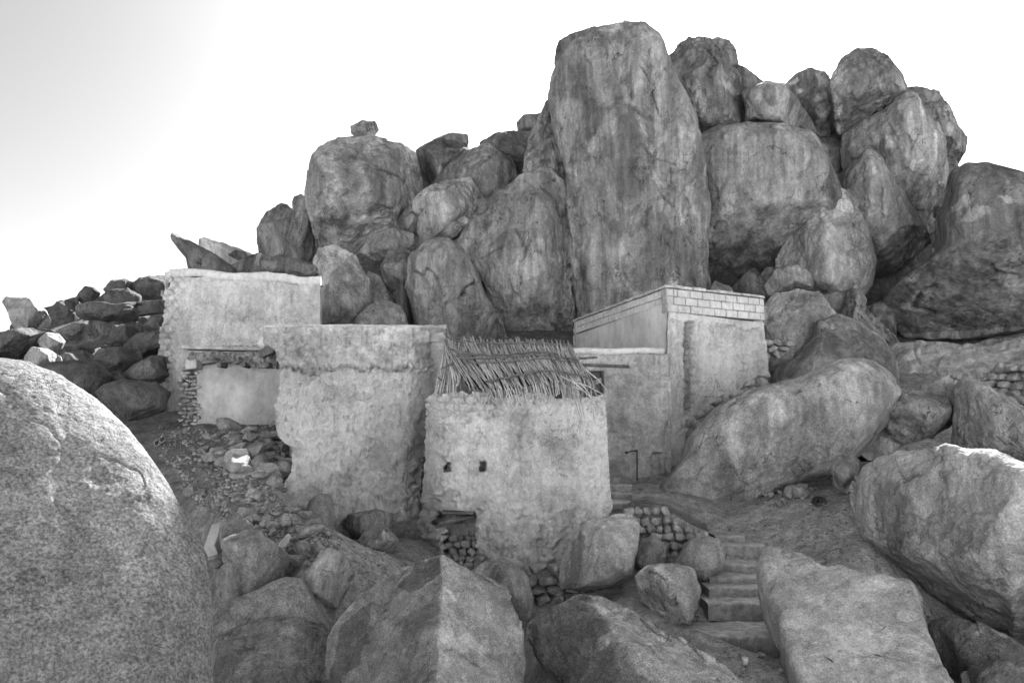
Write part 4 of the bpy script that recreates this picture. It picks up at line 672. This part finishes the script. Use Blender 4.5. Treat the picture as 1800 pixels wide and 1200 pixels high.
# stones that choke the hole at the foot
stones_mesh('fallen_stones', 'stone', ((788, 838, 945, 1000), lambda x, y: (x - 790) > (950 - y) * .5 - 6), lambda px, py: 15.5 - .9 * (py - 940) / 50, 15, 12, None, .11, None, seed=14, rot=.8)
o = bpy.data.objects['fallen_stones']; o.name = 'rubble'; tag(o, 'tumbled stones filling the collapsed hole at the foot of the tower', 'rubble')
for (x0, y0, x1, y1, r), l in zip([(771, 921, 831, 908, .035), (766, 926, 812, 917, .03)], ['longer rounded pole sticking out of the collapsed hole of the tower', 'short split plank under the pole in the collapsed hole of the tower']):
    b = MB(); b.tube([P(x0, y0, 14.6), P((x0 + x1) / 2, (y0 + y1) / 2 - 1, 14.8), P(x1, y1, 15.1)], r, k=8); o = b.build('pole', M['wood'], smooth=True); tag(o, l, 'pole')
b = MB(); b.box(P(806, 900, 14.98), (.30, .1, -.02), (0, .12, 0), (0, 0, .02), jit=.008); b.build('lintel', M['wood'], RT, origin=rt_o)
# stones that carry the right foot of the tower
stones_mesh('foot_stones', 'masonry', ((930, 1010, 1000, 1068), lambda x, y: (x - 930) > (y - 1010) * .2 - 10), lambda px, py: 13.6 + 0 * px, 27, 17, RT, .22, rt_o, seed=15, rot=.6)
# ---- door wall right of the tower ------------------------------------------------
dw_o = P(1110, 850, 19)
DW = empty('house', dw_o, 'low house with a dark window under a plank lintel, between tower and block house', 'house')
yd = lambda px, py: 19.0 + 0 * px
yd2 = lambda px, py: 19.0
def dd(px, py, V):
    d = wob(px, py, .09, .03, 71) + wob(px, py, .03, .03, 72) - .35 * pit(px, py, 1012, 1061, 652, 696, 1.0)
    d = d - .16 * pit(px + wob(px, py, .1, 3, 73), py, 1146, 1161, 796, 824, 1.5) - .12 * pit(px, py, 1160, 1178, 612, 660, 4) - .08 * sstep(660, 700, py) * np.exp(-((px - 1172) / 4) ** 2)
    return d
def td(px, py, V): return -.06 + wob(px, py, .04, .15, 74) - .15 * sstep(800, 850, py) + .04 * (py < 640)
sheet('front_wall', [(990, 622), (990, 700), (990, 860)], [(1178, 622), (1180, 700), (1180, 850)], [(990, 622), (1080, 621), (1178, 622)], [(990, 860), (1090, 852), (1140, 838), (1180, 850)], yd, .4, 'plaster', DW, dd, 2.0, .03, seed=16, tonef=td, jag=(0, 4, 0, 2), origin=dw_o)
coping('coping', np.linspace(985, 1168, 90), lambda x: 611.5 + .8 * math.sin(x * .06), yd2, .15, .42, DW, dw_o, wig=.022)
b = MB(); p, q = P(1008, 640, 18.9), P(1106, 643, 18.9); b.box((p + q) / 2 + (0, .12, 0), (q - p) / 2, (0, .16, 0), (0, 0, .035), jit=.008, ch=.01); b.build('lintel', M['wood'], DW, origin=dw_o)
fr = MB()
for x, y, hw, hh in ((1059, 670, 2.2, 22), (1036, 651, 22, 2), (1036, 690, 22, 2), (1018, 670, 2, 20)):
    c = P(x, y, 19.12); fr.box(c, (hw * 19 / F, 0, 0), (0, .05, 0), (0, 0, hh * 19 / F))
fr.build('window_frame', M['wood'], DW, origin=dw_o)
b = MB(); b.box(P(1038, 671, 19.2), (20 * 19 / F, 0, 0), (0, .01, 0), (0, 0, 19 * 19 / F)); b.build('window_pane', M['dark'], DW, origin=dw_o)
b = MB(); c = P(1046, 672, 19.1); b.box(c, (.17, 0, .07), (0, .015, 0), (-.02, 0, .05), jit=.01); b.build('broken_shutter', M['stone'], DW, origin=dw_o)
b = MB(); b.box((P(1080, 700, 19)[0], 21.6, P(1080, 628, 19.2)[2]), (1.5, 0, 0), (0, 2.2, 0), (0, 0, .07)); b.build('roof', M['mortar'], DW, origin=dw_o)
# thin water pipe against the wall
b = MB(); pz = [P(1120, 852, 18.8), P(1120, 820, 18.8), P(1119.5, 793, 18.8), P(1119, 791.5, 18.8), P(1110, 792.5, 18.75), P(1101, 795.5, 18.7)]; b.tube(pz, .017, k=8)
c = P(1101, 795, 18.7); b.box(c, (.035, 0, 0), (0, .035, 0), (0, 0, .03)); c = P(1119, 792, 18.8); b.box(c, (.026, 0, 0), (0, .026, 0), (0, 0, .026))
o = b.build('water_pipe', M['metal']); tag(o, 'thin rusty pipe with a bent top, standing against the wall above the upper steps', 'pipe')
# ---- block house ------------------------------------------------------------------
bh_o = P(1260, 780, 20)
BH = empty('house', bh_o, 'plastered house topped with bare cement blocks, standing on the whale-backed boulder at the right', 'house')
A3, B3, C3 = P(1172, 506, 19.3), P(1343, 524, 20.9), P(1008, 575, 25.6)     # front left, front right, rear left corners of the wall head
ztop = A3[2]
def yfront(px, py):
    # depth of the vertical plane through A3 and B3 along each pixel column
    a = (np.asarray(px, float) - 900) / F; d = rays(px, py); dx, dy = d[..., 0], d[..., 1]
    ex, ey = B3[0] - A3[0], B3[1] - A3[1]; t = (A3[0] * ey - A3[1] * ex) / (dx * ey - dy * ex); return dy * t
def yside(px, py):
    d = rays(px, py); dx, dy = d[..., 0], d[..., 1]; ex, ey = C3[0] - A3[0], C3[1] - A3[1]; t = (A3[0] * ey - A3[1] * ex) / (dx * ey - dy * ex); return dy * t
def db(px, py, V):
    g = pit(px + wob(px, py, .1, 2.5, 81), py, 1204, 1222, 566, 730, 1.2); d = -.24 * g + g * .13 * cells(px, py, 15, 12, 9)
    e = py - (560 + (px - 1172) * .115 + wob(px, py, .07, 7, 82)); d = d + .035 * (1 - sstep(-1, 1, e))
    ex = sstep(0, 10, py - (742 - (px - 1200) * .62 + wob(px, py, .05, 14, 83))) * sstep(1202, 1212, px); d = d + ex * (-.16 + .17 * cells(px, py, 20, 17, 12, .5))
    return d + wob(px, py, .09, .014, 84)
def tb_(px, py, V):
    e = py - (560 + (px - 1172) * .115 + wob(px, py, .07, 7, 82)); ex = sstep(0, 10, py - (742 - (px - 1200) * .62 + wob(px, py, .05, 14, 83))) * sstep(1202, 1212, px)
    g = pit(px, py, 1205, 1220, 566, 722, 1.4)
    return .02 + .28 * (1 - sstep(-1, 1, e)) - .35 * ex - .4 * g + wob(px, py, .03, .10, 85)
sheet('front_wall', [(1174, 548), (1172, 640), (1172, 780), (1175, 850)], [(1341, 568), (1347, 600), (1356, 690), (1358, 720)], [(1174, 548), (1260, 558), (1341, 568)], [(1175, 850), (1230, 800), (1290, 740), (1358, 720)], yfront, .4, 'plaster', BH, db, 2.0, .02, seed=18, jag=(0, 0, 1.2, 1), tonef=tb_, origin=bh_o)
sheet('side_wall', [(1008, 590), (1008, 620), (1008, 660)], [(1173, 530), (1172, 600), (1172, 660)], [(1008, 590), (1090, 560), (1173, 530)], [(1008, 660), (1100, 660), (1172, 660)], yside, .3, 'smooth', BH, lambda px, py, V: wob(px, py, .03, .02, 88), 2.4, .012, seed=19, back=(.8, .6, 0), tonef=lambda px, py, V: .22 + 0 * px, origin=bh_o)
def courses(name, p0, p1, nrow, start, hh, lw, th, inward):
    L = np.linalg.norm((p1 - p0)[:2]); e = (p1 - p0) / L; e[2] = 0; e /= np.linalg.norm(e); nrm = np.array(inward, float); b = MB(); mo = MB()
    for r in range(nrow):
        z = start - (r + .5) * hh; x = -lw * (.5 if r % 2 else .12)
        while x < L:
            a0 = max(x, 0); a1 = min(x + lw, L)
            if a1 - a0 > .06:
                c = p0 + e * (a0 + a1) / 2; c[2] = z; b.box(c + nrm * (th / 2 + rnd.uniform(-.008, .008)), e * ((a1 - a0) / 2 - .011), nrm * th / 2, np.array((0, 0, hh / 2 - .011)), jit=.0035, ch=.012)
            x += lw
        if r == 0: pass
    c = (p0 + p1) / 2; c[2] = start - nrow * hh / 2; mo.box(c + nrm * (th / 2 + .028), e * L / 2 * .995, nrm * (th / 2), np.array((0, 0, nrow * hh / 2 - .004)))
    return b, mo
fdir = (B3 - A3); fdir[2] = 0; fdir /= np.linalg.norm(fdir); fin = np.array([-fdir[1], fdir[0], 0.])
sdir_ = (C3 - A3); sdir_[2] = 0; sdir_ /= np.linalg.norm(sdir_); sin_ = np.array([sdir_[1], -sdir_[0], 0.])
b1, m1 = courses('f', A3.copy(), B3.copy() + fdir * .02, 3, ztop, .205, .41, .2, fin)
b2, m2 = courses('s', A3.copy() + sdir_ * .02, C3.copy(), 2, ztop, .205, .41, .2, sin_)
b1.v += b2.v; n_ = b1.n; b1.q += [tuple(i + n_ for i in q) for q in b2.q]; b1.n += b2.n; b1.build('block_course', M['block'], BH, origin=bh_o)
m1.v += m2.v; n_ = m1.n; m1.q += [tuple(i + n_ for i in q) for q in m2.q]; m1.build('mortar', M['masonry'], BH, origin=bh_o)
cb = MB()
for p0, p1, inn in ((A3, B3, fin), (A3, C3, sin_)):
    L = np.linalg.norm(p1 - p0); e = (p1 - p0) / L; n_ = int(L / .38)
    for k in range(n_):
        c = p0 + e * (k + .5) * L / n_; c = np.array([c[0], c[1], ztop + .045]) + inn * (.085 + rnd.uniform(-.01, .01)); cb.box(c, e * L / n_ / 2 * .97, inn * .12, np.array((0, 0, .035 + rnd.uniform(-.006, .006))), jit=.007, ch=.012)
cb.build('coping', M['mortar'], BH, origin=bh_o)
b = MB(); D3 = C3 + (B3 - A3); c = (A3 + B3 + C3 + D3) / 4; c[2] = ztop - .75; b.box(c, (B3 - A3) / 2 * .93 * (1, 1, 0), (C3 - A3) / 2 * .93 * (1, 1, 0), (0, 0, .08)); b.build('roof', M['mortar'], BH, origin=bh_o)
b = MB()
for p0, p1, inn in ((B3, D3, np.array([-1., 0, 0])), (C3, D3, np.array([0., -1, 0]))):
    c = (p0 + p1) / 2 + inn * .14; c[2] = ztop - 1.6; b.box(c, (p1 - p0) / 2 * (.98, .98, 0), inn * .12, (0, 0, 1.6))
b.build('rear_wall', M['plaster'], BH, origin=bh_o)
# ---- drystone walls ------------------------------------------------------------------
def wtop(x): return np.interp(x, [1680, 1720, 1760, 1800, 1860], [659, 652, 642, 636, 630])
def wbot(x): return np.interp(x, [1680, 1720, 1800, 1860], [680, 690, 735, 750])
yw = lambda px, py: 21.3 - (np.asarray(px) - 1680) * .012
DS = empty('drystone_wall', P(1750, 720, 20.6), 'drystone wall of pale rounded stones at the right edge, behind the leaning oblong boulder', 'wall')
stones_mesh('stones', 'pale', ((1676, 1870, 634, 760), lambda x, y: y > wtop(x) and y < wbot(x) + 30), yw, 21, 14, DS, .2, seed=21, rot=.18)
sheet('core', [(1690, 662), (1690, 720)], [(1880, 642), (1880, 790)], [(1690, 662), (1880, 642)], [(1690, 720), (1880, 790)], lambda px, py: yw(px, py) + .22, .5, 'masonry', DS, None, 6, .03)
RWl = empty('retaining_wall', P(1180, 990, 14.2), 'little drystone retaining wall of dark cobbles holding up the path left of the lower steps', 'wall')
rt1 = lambda x: np.interp(x, [1108, 1140, 1180, 1215, 1245], [893, 888, 898, 925, 950]); rb1 = lambda x: np.interp(x, [1108, 1150, 1180, 1215, 1245], [935, 955, 992, 960, 955])
yr = lambda px, py: 14.9 - (np.asarray(px) - 1110) * .004 - .5 * (np.asarray(py) - 890) / 100
stones_mesh('cobbles', 'stone', ((1104, 1246, 884, 996), lambda x, y: y > rt1(x) and y < rb1(x)), yr, 17, 15, RWl, .14, seed=22, rot=.7)
sheet('earth_core', [(1106, 893), (1106, 950)], [(1246, 935), (1246, 975)], [(1106, 893), (1140, 890), (1180, 898), (1215, 922), (1246, 935)], [(1106, 950), (1180, 1000), (1246, 975)], lambda px, py: yr(px, py) + .16, 1.6, 'ground', RWl, None, 3, .04, back=(.2, 1, .08))
# loose stones bedded under the block house and at its far corner
stones_mesh('corner_stones', 'masonry', ((1348, 1400, 594, 640), lambda x, y: y < 640 - (x - 1348) * .75 and y > 596), lambda px, py: 22.4 + 0 * px, 16, 10, None, .15, None, seed=23, rot=.7)
o = bpy.data.objects['corner_stones']; o.name = 'stone_heap'; tag(o, 'small heap of angular stones at the right corner of the block house', 'stones')
stones_mesh('underpin', 'masonry', ((1214, 1285, 715, 800), lambda x, y: 0 < y - (752 - (x - 1205) * .62) < 46), lambda px, py: yfront(px, py) - .02, 18, 15, BH, .13, bh_o, seed=24, rot=.6)
# ---------------------------------------------------------------- reed roof
rf_o = P(915, 700, 15.4)
RR = empty('reed_roof', rf_o, 'sagging canopy of bent dry reeds lashed together, slanting over the top of the round tower', 'roof')
def mat_pt(u, v):      # u along the roof 0..1, v from ridge 0 to eave 1, as a smooth sagging sheet
    xt = 785 + 225 * u; xb = 826 + 212 * u; yt_ = np.interp(u, [0, .1, .35, .7, 1], [597, 603, 606, 605, 612]); yb = np.interp(u, [0, .15, .4, .7, 1], [682, 690, 684, 672, 680])
    x = xt + (xb - xt) * (v ** 1.25); y = yt_ + (yb - yt_) * v; Yd = 17.2 - 2.2 * v ** .9 - .12 * math.sin(v * 3.1) * (1 + .4 * math.sin(u * 9))
    return P(x, y, Yd)
V = []; n1, n2 = 60, 14
for j in range(n2):
    for i in range(n1): V.append(mat_pt(.02 + .93 * i / (n1 - 1), .03 + .80 * j / (n2 - 1)) + np.array([0, .09, -.09]))
V = np.array(V); V = V + .02 * fbm(V * 4, 3)[:, None]; V = np.concatenate([V, V + (0, .03, -.04)]); Q = gridq(n1, n2); mkobj('shade_sheet', V, np.concatenate([Q, Q[:, ::-1] + n1 * n2]), M['shadesheet'], RR, origin=rf_o)  # added dark sheet under the reeds, painting the shade below them
b = MB(); rs = random.Random(4)
for k in range(255):
    u = rs.uniform(0, 1) if k > 200 else k / 200
    if .045 < u < .10 and rs.random() < .85: continue
    v0 = rs.uniform(-.06, .05); v1 = rs.uniform(.93, 1.16) if rs.random() < .8 else rs.uniform(.6, .95); du = rs.uniform(-.05, .07) - (.05 if u > .85 else 0); ph = rs.uniform(-1, 1)
    if u > .8 and rs.random() < .3: v1 += .15
    pts = []
    for j in range(9):
        t = j / 8; v = v0 + (v1 - v0) * t; uu = u + du * (t ** 1.6) - .045 * ph * math.sin(t * 3.1 + ph)
        q = mat_pt(uu, max(v, 0.0)); 
        if v < 0: q = q + np.array([-.02, .1, .25]) * (-v * 8)
        if v > 1: q = q + np.array([.03 * ph, .02, -.35]) * (v - 1) * 4
        q = q + np.array([0, rs.uniform(-.006, .006), 0]) + np.array([0, -.05, .03]) * (k % 4) * .6
        pts.append(q)
    b.tube(pts, rs.uniform(.008, .020), rs.uniform(.005, .013), k=5)
b.build('reeds', M['reed'], RR, smooth=True, origin=rf_o)
for k, (v, u0, u1, wv) in enumerate([(.02, 0, 1.0, .02), (.27, 0, .82, .03), (.40, .02, .99, -.05), (.45, .1, .97, .0), (.86, .16, 1.0, -.10)]):
    b = MB(); pts = []
    for j in range(14):
        t = j / 13; u = u0 + (u1 - u0) * t; pts.append(mat_pt(u, v + wv * math.sin(t * 3.0) + (.015 if j % 2 else -.01)) + np.array([0, -.15, .06]))
    b.tube(pts, .022, .015, k=6); b.build('lashing_pole', M['wood'], RR, smooth=True, origin=rf_o)
for k, (x0, y0, Y0, x1, y1, Y1) in enumerate([(806, 596, 17.1, 812, 692, 15.5), (806, 640, 16.6, 1050, 628, 16.4), (1000, 612, 17.0, 1052, 690, 15.5)]):
    b = MB(); b.tube([P(x0, y0, Y0), P((x0 + x1) / 2, (y0 + y1) / 2 + 1, (Y0 + Y1) / 2), P(x1, y1, Y1)], .03, .025, k=7); b.build('rafter', M['wood'], RR, smooth=True, origin=rf_o)
b = MB()
for (x0, y0, x1, y1) in ((860, 684, 845, 727), (925, 690, 900, 722), (922, 690, 925, 716), (862, 690, 852, 738), (1020, 672, 1046, 714), (1010, 680, 1040, 700), (1000, 668, 1062, 694), (985, 660, 1030, 690), (1030, 650, 1070, 690), (890, 690, 888, 705)):
    p, q = P(x0, y0, 14.85), P(x1, y1, 14.72); b.tube([p, (p + q) / 2 + (.02, 0, .03), q], .013, .008, k=5)
b.build('loose_reeds', M['reed'], RR, smooth=True, origin=rf_o)
# leaning bundle at the left end
rbo = P(775, 700, 16)
RB = empty('reed_bundle', rbo, 'bundle of straight reeds leaning against the left end of the reed roof', 'reeds')
b = MB()
for k in range(85):
    t = rs.random(); x0 = 779 + 26 * t + rs.uniform(-3, 3); y0 = rs.uniform(598, 625); 
    if rs.random() < .5: x1, y1 = 762 + 40 * t + rs.uniform(-4, 4), rs.uniform(688, 704)
    else: x1, y1 = 795 + 16 * rs.random(), rs.uniform(660, 678)
    p, q = P(x0, y0, 16.9 + rs.uniform(-.15, .15)), P(x1, y1, 15.9 + rs.uniform(-.15, .15)); b.tube([p, p * .66 + q * .34 + (rs.uniform(-.03, .03), 0, 0), p * .33 + q * .67 + (rs.uniform(-.03, .03), 0, .02), q], rs.uniform(.011, .017), k=5)
b.build('reeds', M['reed'], RB, smooth=True, origin=rbo)
for (x0, y0, x1, y1) in ((776, 648, 812, 632), (770, 663, 800, 690)):
    b = MB(); b.tube([P(x0, y0, 16.1), P((x0 + x1) / 2, (y0 + y1) / 2 - 1, 16.1), P(x1, y1, 16.1)], .016, k=6); b.build('tie', M['wood'], RB, smooth=True, origin=rbo)
# ---------------------------------------------------------------- steps
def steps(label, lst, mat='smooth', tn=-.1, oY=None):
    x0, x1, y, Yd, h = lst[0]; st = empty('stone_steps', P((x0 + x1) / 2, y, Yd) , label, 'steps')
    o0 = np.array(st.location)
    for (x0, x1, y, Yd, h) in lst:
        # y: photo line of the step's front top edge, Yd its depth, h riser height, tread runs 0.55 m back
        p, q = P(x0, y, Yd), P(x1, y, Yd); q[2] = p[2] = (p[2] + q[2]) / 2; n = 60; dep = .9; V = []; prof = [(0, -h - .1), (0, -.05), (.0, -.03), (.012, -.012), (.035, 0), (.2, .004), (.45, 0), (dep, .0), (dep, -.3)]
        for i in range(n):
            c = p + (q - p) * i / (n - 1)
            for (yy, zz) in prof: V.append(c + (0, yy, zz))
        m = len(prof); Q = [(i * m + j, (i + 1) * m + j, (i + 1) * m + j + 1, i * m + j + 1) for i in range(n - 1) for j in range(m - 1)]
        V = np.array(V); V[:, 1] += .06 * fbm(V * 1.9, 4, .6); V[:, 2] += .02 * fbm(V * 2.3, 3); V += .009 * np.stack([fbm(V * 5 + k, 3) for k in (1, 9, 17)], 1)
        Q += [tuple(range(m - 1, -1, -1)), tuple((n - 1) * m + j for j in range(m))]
        rise = np.tile(np.array([1, 1, 1, .6, 0, 0, 0, 0, 1.]), n); mkobj('step', V, Q, M['mortar'], st, origin=o0, tone=tn + .25 - .45 * rise)  # risers painted darker and treads lighter as shading, along with dirt and dust
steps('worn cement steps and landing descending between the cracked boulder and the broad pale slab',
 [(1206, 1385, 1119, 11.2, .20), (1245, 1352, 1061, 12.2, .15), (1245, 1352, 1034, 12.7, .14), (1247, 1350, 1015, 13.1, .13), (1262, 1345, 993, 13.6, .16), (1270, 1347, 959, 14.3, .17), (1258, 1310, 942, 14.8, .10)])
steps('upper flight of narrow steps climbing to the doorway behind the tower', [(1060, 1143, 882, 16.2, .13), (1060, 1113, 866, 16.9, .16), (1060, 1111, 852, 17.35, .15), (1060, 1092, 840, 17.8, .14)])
# ---------------------------------------------------------------- loose things
b = MB(); p, q = P(385, 926, 12.2), P(371, 968, 11.7); e = (q - p) / 2; s_ = np.array([.085, 0, .02]); w3 = np.cross(e, s_); w3 *= .09 / np.linalg.norm(w3)
b.box((p + q) / 2, e, s_, w3, jit=.003, ch=.01); o = b.build('cement_block', M['block']); tag(o, 'upended pale cement block leaning against a rock beside the giant boulder', 'cement block')
b = MB(); p, q = P(497, 947, 12.6), P(513, 963, 12.4); e = (q - p) / 2; b.box((p + q) / 2, e, (.06, .02, .07), (0, .08, .02), jit=.004, ch=.015); o = b.build('brick', M['block']); tag(o, 'pale broken brick lying in the rubble above the square-cut granite block', 'brick')
b = MB(); p = hit(283, 786) + (0, 0, .1)
for dx, dz, sx, sz in ((0, .14, .26, .02), (0, -.14, .26, .02), (-.25, 0, .02, .12), (.25, 0, .02, .12), (0, 0, .02, .12)): b.box(p + (dx * .45, 0, dz * .5 + dx * .3), (sx * .45, 0, sx * .3), (0, .09, 0), (-.2 * sz, 0, sz * .55))
o = b.build('hollow_block', M['masonry']); tag(o, 'hollow cement block tipped over below the tall left house', 'cement block')
# rusty tin: open can on its side
h = hit(1443, 889); b = MB(); n = 20; V = []
for (rr, yy) in ((.02, .16), (.10, .16), (.10, 0), (.103, -.005), (.09, -.005), (.09, .14), (.02, .14)):
    for j in range(n): a = 2 * math.pi * j / n; V.append((h[0] + rr * math.cos(a) * 1.15, h[1] + yy, h[2] + .09 + rr * math.sin(a)))
b.add(V, [(i * n + j, i * n + (j + 1) % n, (i + 1) * n + (j + 1) % n, (i + 1) * n + j) for i in range(6) for j in range(n)] + [tuple(range(n))]); o = b.build('tin_can', M['metal'], smooth=True); tag(o, 'rusty dark open tin lying on the sand below the whale-backed boulder', 'can')
h = hit(1310, 1170); b = MB(); n = 18; V = []
for (rr, zz) in ((.02, .0), (.035, .0), (.042, .07), (.042, .09), (.037, .09), (.032, .012), (.01, .012)):
    for j in range(n): a = 2 * math.pi * j / n; V.append((h[0] + rr * math.cos(a), h[1] + rr * math.sin(a), h[2] + .02 + zz))
b.add(V, [(i * n + j, i * n + (j + 1) % n, (i + 1) * n + (j + 1) % n, (i + 1) * n + j) for i in range(6) for j in range(n)] + [tuple(range(n - 1, -1, -1))]); o = b.build('cup', M['white'], smooth=True); tag(o, 'small white cup lying on the sand below the landing of the lower steps', 'cup')
# loose stones, one of each kind then copies
def proto_stone(k, flat):
    rr = np.random.RandomState(300 + k); D, Q = cubesphere(11); L = D.copy()
    for j in range(9):
        nn = rr.normal(size=3); nn /= np.linalg.norm(nn); dd = L @ nn - rr.uniform(.42, .75); L = L - nn * np.maximum(dd, 0)[:, None]
    L *= np.array([1, rr.uniform(.6, .9), flat]); L *= (1 + .05 * fbm(D * 3 + k, 3))[:, None]; L[:, 2] -= L[:, 2].min()
    o = mkobj('stone', L, Q, M['stone'], origin=np.zeros(3)); return o
SP = [proto_stone(k, (.3, .55, .7, .45, .8, .25)[k % 6]) for k in range(9)]; used = set()
def scatter(regs, label, group, name='stone'):
    for (pts, cnt, s0, s1) in regs:
        for _ in range(cnt):
            a, b_ = sorted((rnd.random(), rnd.random())); k = rnd.randrange(len(pts) - 2); A, Bq, Cq = pts[0], pts[k + 1], pts[k + 2]
            px = A[0] * a + Bq[0] * (b_ - a) + Cq[0] * (1 - b_); py = A[1] * a + Bq[1] * (b_ - a) + Cq[1] * (1 - b_)
            i = rnd.randrange(9); o = SP[i]
            if i in used: o = SP[i].copy(); COL.objects.link(o)
            used.add(i); h = hit(px, py); s = 1.35 * s0 * (s1 / s0) ** (rnd.random() ** 2)
            o.location = (h[0], h[1], h[2] - .04 * s); o.rotation_euler = (rnd.uniform(-.35, .35), rnd.uniform(-.35, .35), rnd.uniform(0, 6.28)); o.scale = (s, s, s)
            tag(o, label, 'stone', group)
scatter([([(300, 760), (480, 750), (515, 800), (500, 870), (400, 840)], 75, .08, .30), ([(350, 790), (480, 770), (505, 870), (420, 850)], 45, .1, .28), ([(310, 850), (500, 880), (600, 960), (520, 1000), (430, 920)], 75, .05, .17), ([(470, 900), (560, 950), (540, 1000), (500, 1020)], 30, .06, .16), ([(370, 960), (390, 960), (388, 1010), (375, 1010)], 8, .08, .16)],
 'angular stone of the rubble spilling down the slope below the left house', 'loose stones of the rubble slope')
scatter([([(1075, 885), (1140, 875), (1200, 905), (1230, 935), (1150, 895)], 14, .05, .12), ([(1255, 935), (1310, 925), (1350, 960), (1260, 965)], 4, .04, .07), ([(1345, 870), (1420, 850), (1440, 885), (1360, 900)], 18, .07, .22), ([(1320, 1100), (1370, 1090), (1375, 1190), (1300, 1140)], 10, .03, .07), ([(1225, 1040), (1245, 1040), (1245, 1095), (1220, 1095)], 6, .06, .12), ([(1640, 1130), (1800, 1110), (1800, 1200), (1670, 1200)], 8, .04, .12)],
 'stray stone lying on the sand beside the steps', 'stray stones')
# gravel and small debris: nobody could count it
def gravel(regs):
    rs = np.random.RandomState(77); D, Q = cubesphere(3); VV = []; QQ = []; n = 0
    for pts, cnt, s0, s1 in regs:
        A = np.array(pts, float)
        for _ in range(cnt):
            k = rs.randint(len(A) - 2); a, b_ = sorted(rs.rand(2)); q = A[0] * a + A[k + 1] * (b_ - a) + A[k + 2] * (1 - b_)
            VV.append((q, s0 * (s1 / s0) ** (rs.rand() ** 2.2)))
    pix = np.array([v[0] for v in VV]); sz = np.array([v[1] for v in VV]); d = rays(pix[:, 0], pix[:, 1]); Yh = np.full(len(pix), 5.0); done = np.zeros(len(pix), bool)
    for Yt in np.arange(8, 24, .05):
        q = CAM + d * (Yt / d[:, 1])[:, None]; g = ground(q[:, 0], q[:, 1], False); hitn = (~done) & (q[:, 2] < g); Yh[hitn] = Yt; done |= hitn
    q = CAM + d * (Yh / d[:, 1])[:, None]; q = q[done]; sz = sz[done]; z = ground(q[:, 0], q[:, 1])
    out = []
    for k in range(len(q)):
        L = D * (np.abs(D).max(1) ** -.5)[:, None] * rs.uniform(.5, 1.1, 3) * (1, 1, .7) * sz[k] * .62; L = L + rs.normal(size=L.shape) * sz[k] * .06; a = rs.uniform(0, 6.28)
        out.append(np.stack([L[:, 0] * math.cos(a) - L[:, 1] * math.sin(a), L[:, 0] * math.sin(a) + L[:, 1] * math.cos(a), L[:, 2]], 1) + (q[k, 0], q[k, 1], z[k] + .08 * sz[k]))
    V = np.concatenate(out); m = len(D); QQ = (Q[None] + (np.arange(len(q)) * m)[:, None, None]).reshape(-1, 4)
    o = mkobj('gravel', V, QQ, M['stone'], origin=np.zeros(3), smooth=False, tone=np.repeat(rs.uniform(-.3, .5, len(q)), m)); tag(o, 'small stones, chips and gravel strewn over the earth', 'gravel', kind='stuff')
gravel([([(300, 760), (480, 750), (515, 800), (500, 870), (400, 840)], 2200, .02, .12), ([(290, 800), (400, 810), (520, 900), (460, 960), (360, 900)], 1500, .02, .10), ([(310, 850), (500, 880), (600, 960), (520, 1000), (430, 920)], 1300, .02, .09), ([(470, 870), (600, 950), (560, 1010), (430, 900)], 500, .02, .10), ([(600, 940), (740, 930), (760, 1000), (640, 1040)], 500, .012, .05),
 ([(1070, 860), (1140, 860), (1215, 905), (1240, 940), (1150, 895)], 500, .015, .08), ([(1250, 930), (1345, 920), (1350, 1000), (1250, 1000)], 350, .012, .05), ([(1245, 1000), (1350, 1000), (1350, 1110), (1240, 1110)], 400, .01, .05), ([(1300, 900), (1490, 860), (1560, 1000), (1340, 985)], 900, .010, .045),
 ([(1300, 1080), (1375, 1080), (1390, 1200), (1200, 1200)], 500, .008, .05), ([(1600, 1080), (1800, 1100), (1810, 1210), (1660, 1210)], 500, .012, .07), ([(280, 740), (350, 760), (330, 860), (280, 800)], 300, .02, .09), ([(930, 1000), (1010, 1040), (1120, 1080), (980, 1060)], 200, .012, .06), ([(1340, 860), (1470, 830), (1480, 880), (1350, 905)], 160, .02, .1)])
